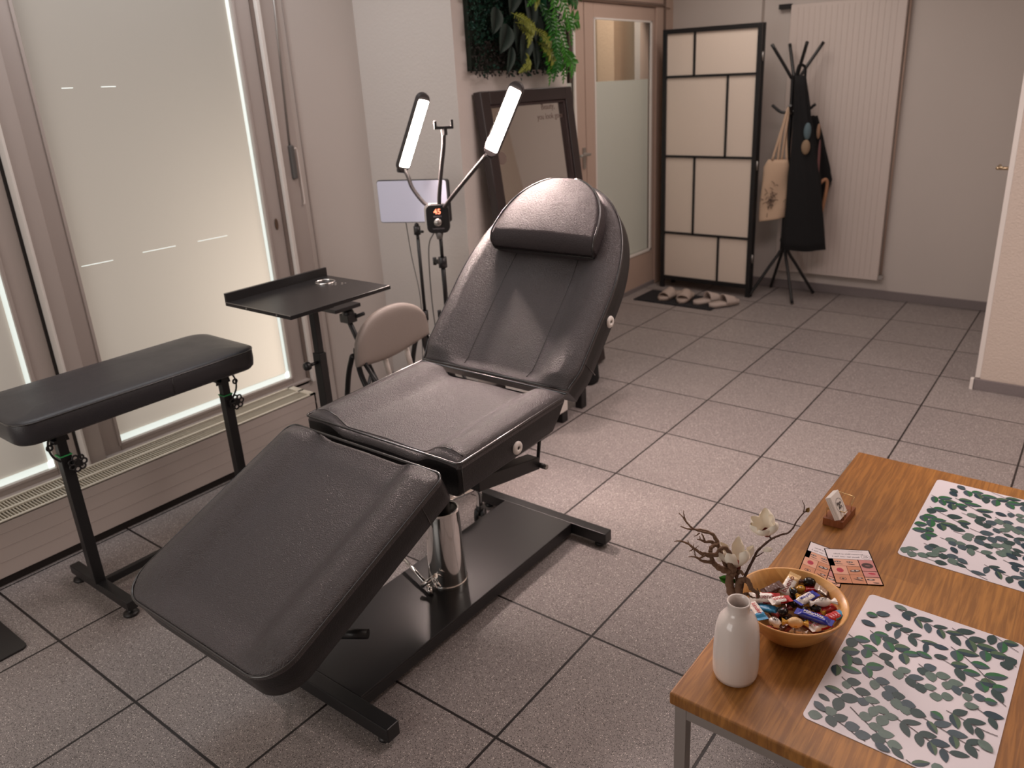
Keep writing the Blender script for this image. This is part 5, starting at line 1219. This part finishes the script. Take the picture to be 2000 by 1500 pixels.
for k, (px, py, an, lb) in enumerate(((1545, 1180, 20, 'under the small kinder wrapper'), (1570, 1195, 100, 'under the long blue bar'), (1530, 1210, 60, 'right of the front left Go sweet'), (1600, 1165, 130, 'under the right Go sweet'), (1560, 1170, 0, 'left of the upper blue bar'), (1510, 1195, 140, 'right of the sky blue end by the vase'), (1610, 1210, 80, 'left of the red wrapper with sky blue tip'), (1575, 1218, 40, 'right of the cream sweet'), (1490, 1178, 90, 'closest to the vase neck'), (1528, 1160, 10, 'in front of the brown sachet'))):
    sweet('twist_sweet', 'dark foil sweet low in the bowl, '+lb, 'sweet', px, py, TZ+.040+.004*(k % 2), A(an), 'twist', .040, .020, .019, 'black', 'brown', group='dark sweets in the lower layer of the bowl')

# two overlapping flyers
fl_w = mat('flyer_white', srgb(226, 216, 218), 0.4); fl_k = mat('flyer_black', srgb(26, 18, 22), 0.4)
skin = [mat('print_skin_%s' % n, c, 0.45, noise=0.12, nscale=40) for n, c in (('light', srgb(214, 160, 134)), ('mid', srgb(196, 132, 96)), ('rose', srgb(196, 130, 124)))]
pr_lip = mat('print_lip', srgb(178, 34, 62), 0.4); pr_dk = mat('print_brown', srgb(64, 38, 32), 0.45); pr_ink = mat('print_ink', srgb(74, 68, 74), 0.5); pr_eye = mat('print_eye', srgb(206, 196, 190), 0.4)
def flyer(label, B0, ux, uy, w, h, z, text=True):
    """B0 top-left as seen; ux along the header, uy towards the foot"""
    ux, uy = V(ux).normalized(), V(uy).normalized(); mb = MB(); o = V((*B0, z))
    def P(u, v, k): return o+ux*u+uy*v+V((0, 0, 0.0004+k*0.00006))
    def rect(u0, v0, u1, v1, k, m): mb.use(m); mb.face([mb.b.verts.new(P(*q, k)) for q in ((u0, v0), (u1, v0), (u1, v1), (u0, v1))])
    def ell(u, v, a, b, k, m, rot=0.0, n=18): mb.use(m); mb.face([mb.b.verts.new(P(u+a*math.cos(t_)*math.cos(rot)-b*math.sin(t_)*math.sin(rot), v+a*math.cos(t_)*math.sin(rot)+b*math.sin(t_)*math.cos(rot), k)) for t_ in [2*PI*i/n for i in range(n)]])
    mb.use(fl_k); mb.prism([(0, 0), (w, 0), (w, h), (0, h)], o, ux, uy, (0, 0, 0.0004)); rect(0, 0, w, h, 0, fl_k)
    g = 0.0022; hd = h*0.30
    rect(g, g, w-g, hd, 1, fl_w)
    a, b, c = w*0.36, w*0.66, w-g
    rows = [hd+g*0.4, hd+(h-hd)*0.30, hd+(h-hd)*0.64, h-g]
    rect(w*0.12, rows[0], b-g*.4, rows[1]-g*.4, 1, skin[0]); rect(b+g*.4, rows[0], c, hd+(h-hd)*0.46, 1, skin[2])
    rect(g, rows[1], a-g*.4, rows[2]-g*.4, 1, skin[0]); rect(a, rows[1], b-g*.4, rows[2]-g*.4, 1, skin[1])
    rect(g, rows[2], a-g*.4, rows[3], 1, skin[1]); rect(a, rows[2], b-g*.4, rows[3], 1, skin[1])
    rect(b+g*.4, hd+(h-hd)*0.48, c, hd+(h-hd)*0.70, 1, skin[2]); rect(b+g*.4, hd+(h-hd)*0.72, c, rows[3], 1, skin[0])
    y1 = (rows[0]+rows[1])/2
    for u in (w*0.20, w*0.46): ell(u, y1-0.003, w*0.075, w*0.028, 2, pr_dk); ell(u, y1-0.003, w*0.045, w*0.013, 3, pr_eye); ell(u, y1-0.003, w*0.014, w*0.013, 4, fl_k); ell(u+0.002, y1+0.006, w*0.085, w*0.012, 2, fl_k, 0.1)
    u, v = w*0.19, (rows[1]+rows[2])/2; ell(u, v, w*0.075, w*0.085, 2, pr_lip); ell(u+0.001, v, w*0.06, w*0.006, 3, pr_dk, 0.3)
    u = (a+b)/2; ell(u, v+0.001, w*0.12, w*0.045, 2, pr_dk, -0.15); ell(u, v, w*0.085, w*0.020, 3, pr_eye, -0.15); ell(u, v, w*0.022, w*0.02, 4, fl_k)
    v = (rows[2]+rows[3])/2; ell(w*0.19, v, w*0.075, w*0.062, 2, pr_dk); ell(w*0.19, v, w*0.062, w*0.05, 3, skin[1]); ell(w*0.19, v, w*0.03, w*0.03, 4, pr_dk)
    ell(u, v+0.002, w*0.11, w*0.016, 2, fl_k, 0.35); ell(u+0.004, v-0.005, w*0.07, w*0.03, 2, pr_dk); ell(u+0.004, v-0.005, w*0.035, w*0.014, 3, pr_eye)
    u = (b+c)/2; v = hd+(h-hd)*0.24; ell(u, v, w*0.125, w*0.105, 2, pr_dk); ell(u, v+0.001, w*0.085, w*0.030, 3, fl_k); ell(u, v+0.001, w*0.06, w*0.012, 4, skin[2])
    ell(u+0.003, hd+(h-hd)*0.56, w*0.08, w*0.03, 2, pr_lip, 0.1); ell(u-0.005, hd+(h-hd)*0.80, w*0.09, w*0.03, 2, pr_dk); ell(u-0.005, hd+(h-hd)*0.80, w*0.04, w*0.012, 3, pr_eye); ell(u+0.004, hd+(h-hd)*0.92, w*0.07, w*0.018, 2, pr_dk)
    if text:
        tx = -ux; ty = -uy; mb.use(pr_ink)
        mb.text('Permanent Make-up Studio', 0.0062, P(w*0.50, hd*0.50, 2), tx, ty, 0.0001).text('Beauty Set - und Tipp 5', 0.0066, P(w*0.42, hd*0.78, 2), tx, ty, 0.0001).text('Hairstyling Cosmetics', 0.0036, P(w*0.68, hd*0.22, 2), tx, ty)
        cu_, cv_ = w*0.86, hd*0.74; n = 28
        for i in range(n):
            a0, a1 = 2*PI*i/n, 2*PI*(i+1)/n; R1, R2 = 0.0095, 0.0088
            mb.face([mb.b.verts.new(P(cu_+r_*math.cos(q)*1.1, cv_+r_*math.sin(q), 2)) for r_, q in ((R1, a0), (R1, a1), (R2, a1), (R2, a0))])
        mb.text('Pigm', 0.006, P(cu_, cv_+0.0015, 2), tx, ty, 0.0001).text('Art', 0.006, P(cu_, cv_-0.003, 2), tx, ty, 0.0001)
    return tag(obj('flyer', mb, None, origin=P(w/2, h/2, 0), recalc=False), label, 'flyer')
flyer('beauty flyer underneath, its lower part hidden by the wooden bowl', (0.5615, 0.596), (0.990, 0.075-0.19, 0), (-0.075+0.19, -0.99, 0), 0.100, 0.140, TZ+0.0002)
flyer('beauty flyer on top, with a grid of lip and eye photos', (0.5995, 0.5810), (0.0921, 0.0478, 0), (0.0715, -0.1199-0.018, 0), 0.1045, 0.140, TZ+0.0014)

# business card holder
t = thing('card_holder', 'small walnut card holder block with bent brass wires', 'card holder', (0.592, 0.735, TZ))
U = V((0.0494, 0.0024, 0)).normalized(); Wv = V((0.0069, 0.0916, 0)).normalized()
blkO = V((0.5623, 0.6892, TZ))
obj('block', MB().prism([(0, 0), (0.050, 0), (0.050, 0.092), (0, 0.092)], blkO, U, Wv, (0, 0, 0.021)), walnut, t, bevel=0.001)
brass = mat('brass_wire', (0.75, 0.56, 0.28, 1), 0.22, metal=1)
def bp_(u, v, z): return blkO+U*u+Wv*v+V((0, 0, z))
obj('wire', MB().tube([bp_(0.006, 0.010, 0.018), bp_(0.004, 0.010, 0.045), bp_(0.046, 0.012, 0.043), bp_(0.0475, 0.012, 0.018)], 0.0011, 8).tube([bp_(0.006, 0.010, 0.042), bp_(0.047, 0.016, 0.041), bp_(0.048, 0.036, 0.040)], 0.0011, 8), brass, t)
obj('wire', MB().tube([bp_(0.048, 0.060, 0.018), bp_(0.048, 0.060, 0.046), bp_(0.048, 0.075, 0.060), bp_(0.010, 0.075, 0.064), bp_(0.008, 0.062, 0.018)], 0.0011, 8), brass, t)
# stack of cards standing on its corner, face towards +x
t2 = thing('business_card_stack', 'stack of white business cards with a round logo standing in the walnut holder', 'business cards', bp_(0.03, 0.04, 0.021))
cn = (U*0.86-Wv*0.12+V((0, 0, 0.46))).normalized(); cz0 = V((0, 0, 1)); ch = (cz0-cn*cz0.dot(cn)).normalized(); cw = ch.cross(cn)
a_ = math.radians(0); e1 = (cw*math.cos(a_)+ch*math.sin(a_)); e2 = cn.cross(e1) if False else (-cw*math.sin(a_)+ch*math.cos(a_))
cb0 = pt(1641, 1016, z=TZ+0.0285)
if e1.dot(Wv) < 0: e1 = -e1
nc = 7
for k in range(nc):
    o_ = cb0-cn*(0.015*(k+1)/nc)+e1*(0.0006*((k*5) % 3))+e2*0.0005*((k*3) % 2)
    obj('card', MB().prism([(0, 0), (0.050, 0), (0.050, 0.062), (0, 0.062)], o_, e1, e2, cn*(0.015/nc-0.00025)), white_pl, t2)
lg = MB(); lc = cb0+e1*0.026+e2*0.030+cn*0.0006
n = 36
for i in range(n):
    a0, a1 = 2*PI*i/n, 2*PI*(i+1)/n
    lg.face([lg.b.verts.new(lc+e1*(r_*math.cos(q))+e2*(r_*math.sin(q))) for r_, q in ((0.0185, a0), (0.0185, a1), (0.0176, a1), (0.0176, a0))])
lg.text('Pigm', 0.012, lc+e2*0.005, e1, e2, 0.0003).text('Art', 0.013, lc-e2*0.005, e1, e2, 0.0003)
obj('logo', lg, fl_k, t2, label='round black outline logo with script lettering', recalc=False)
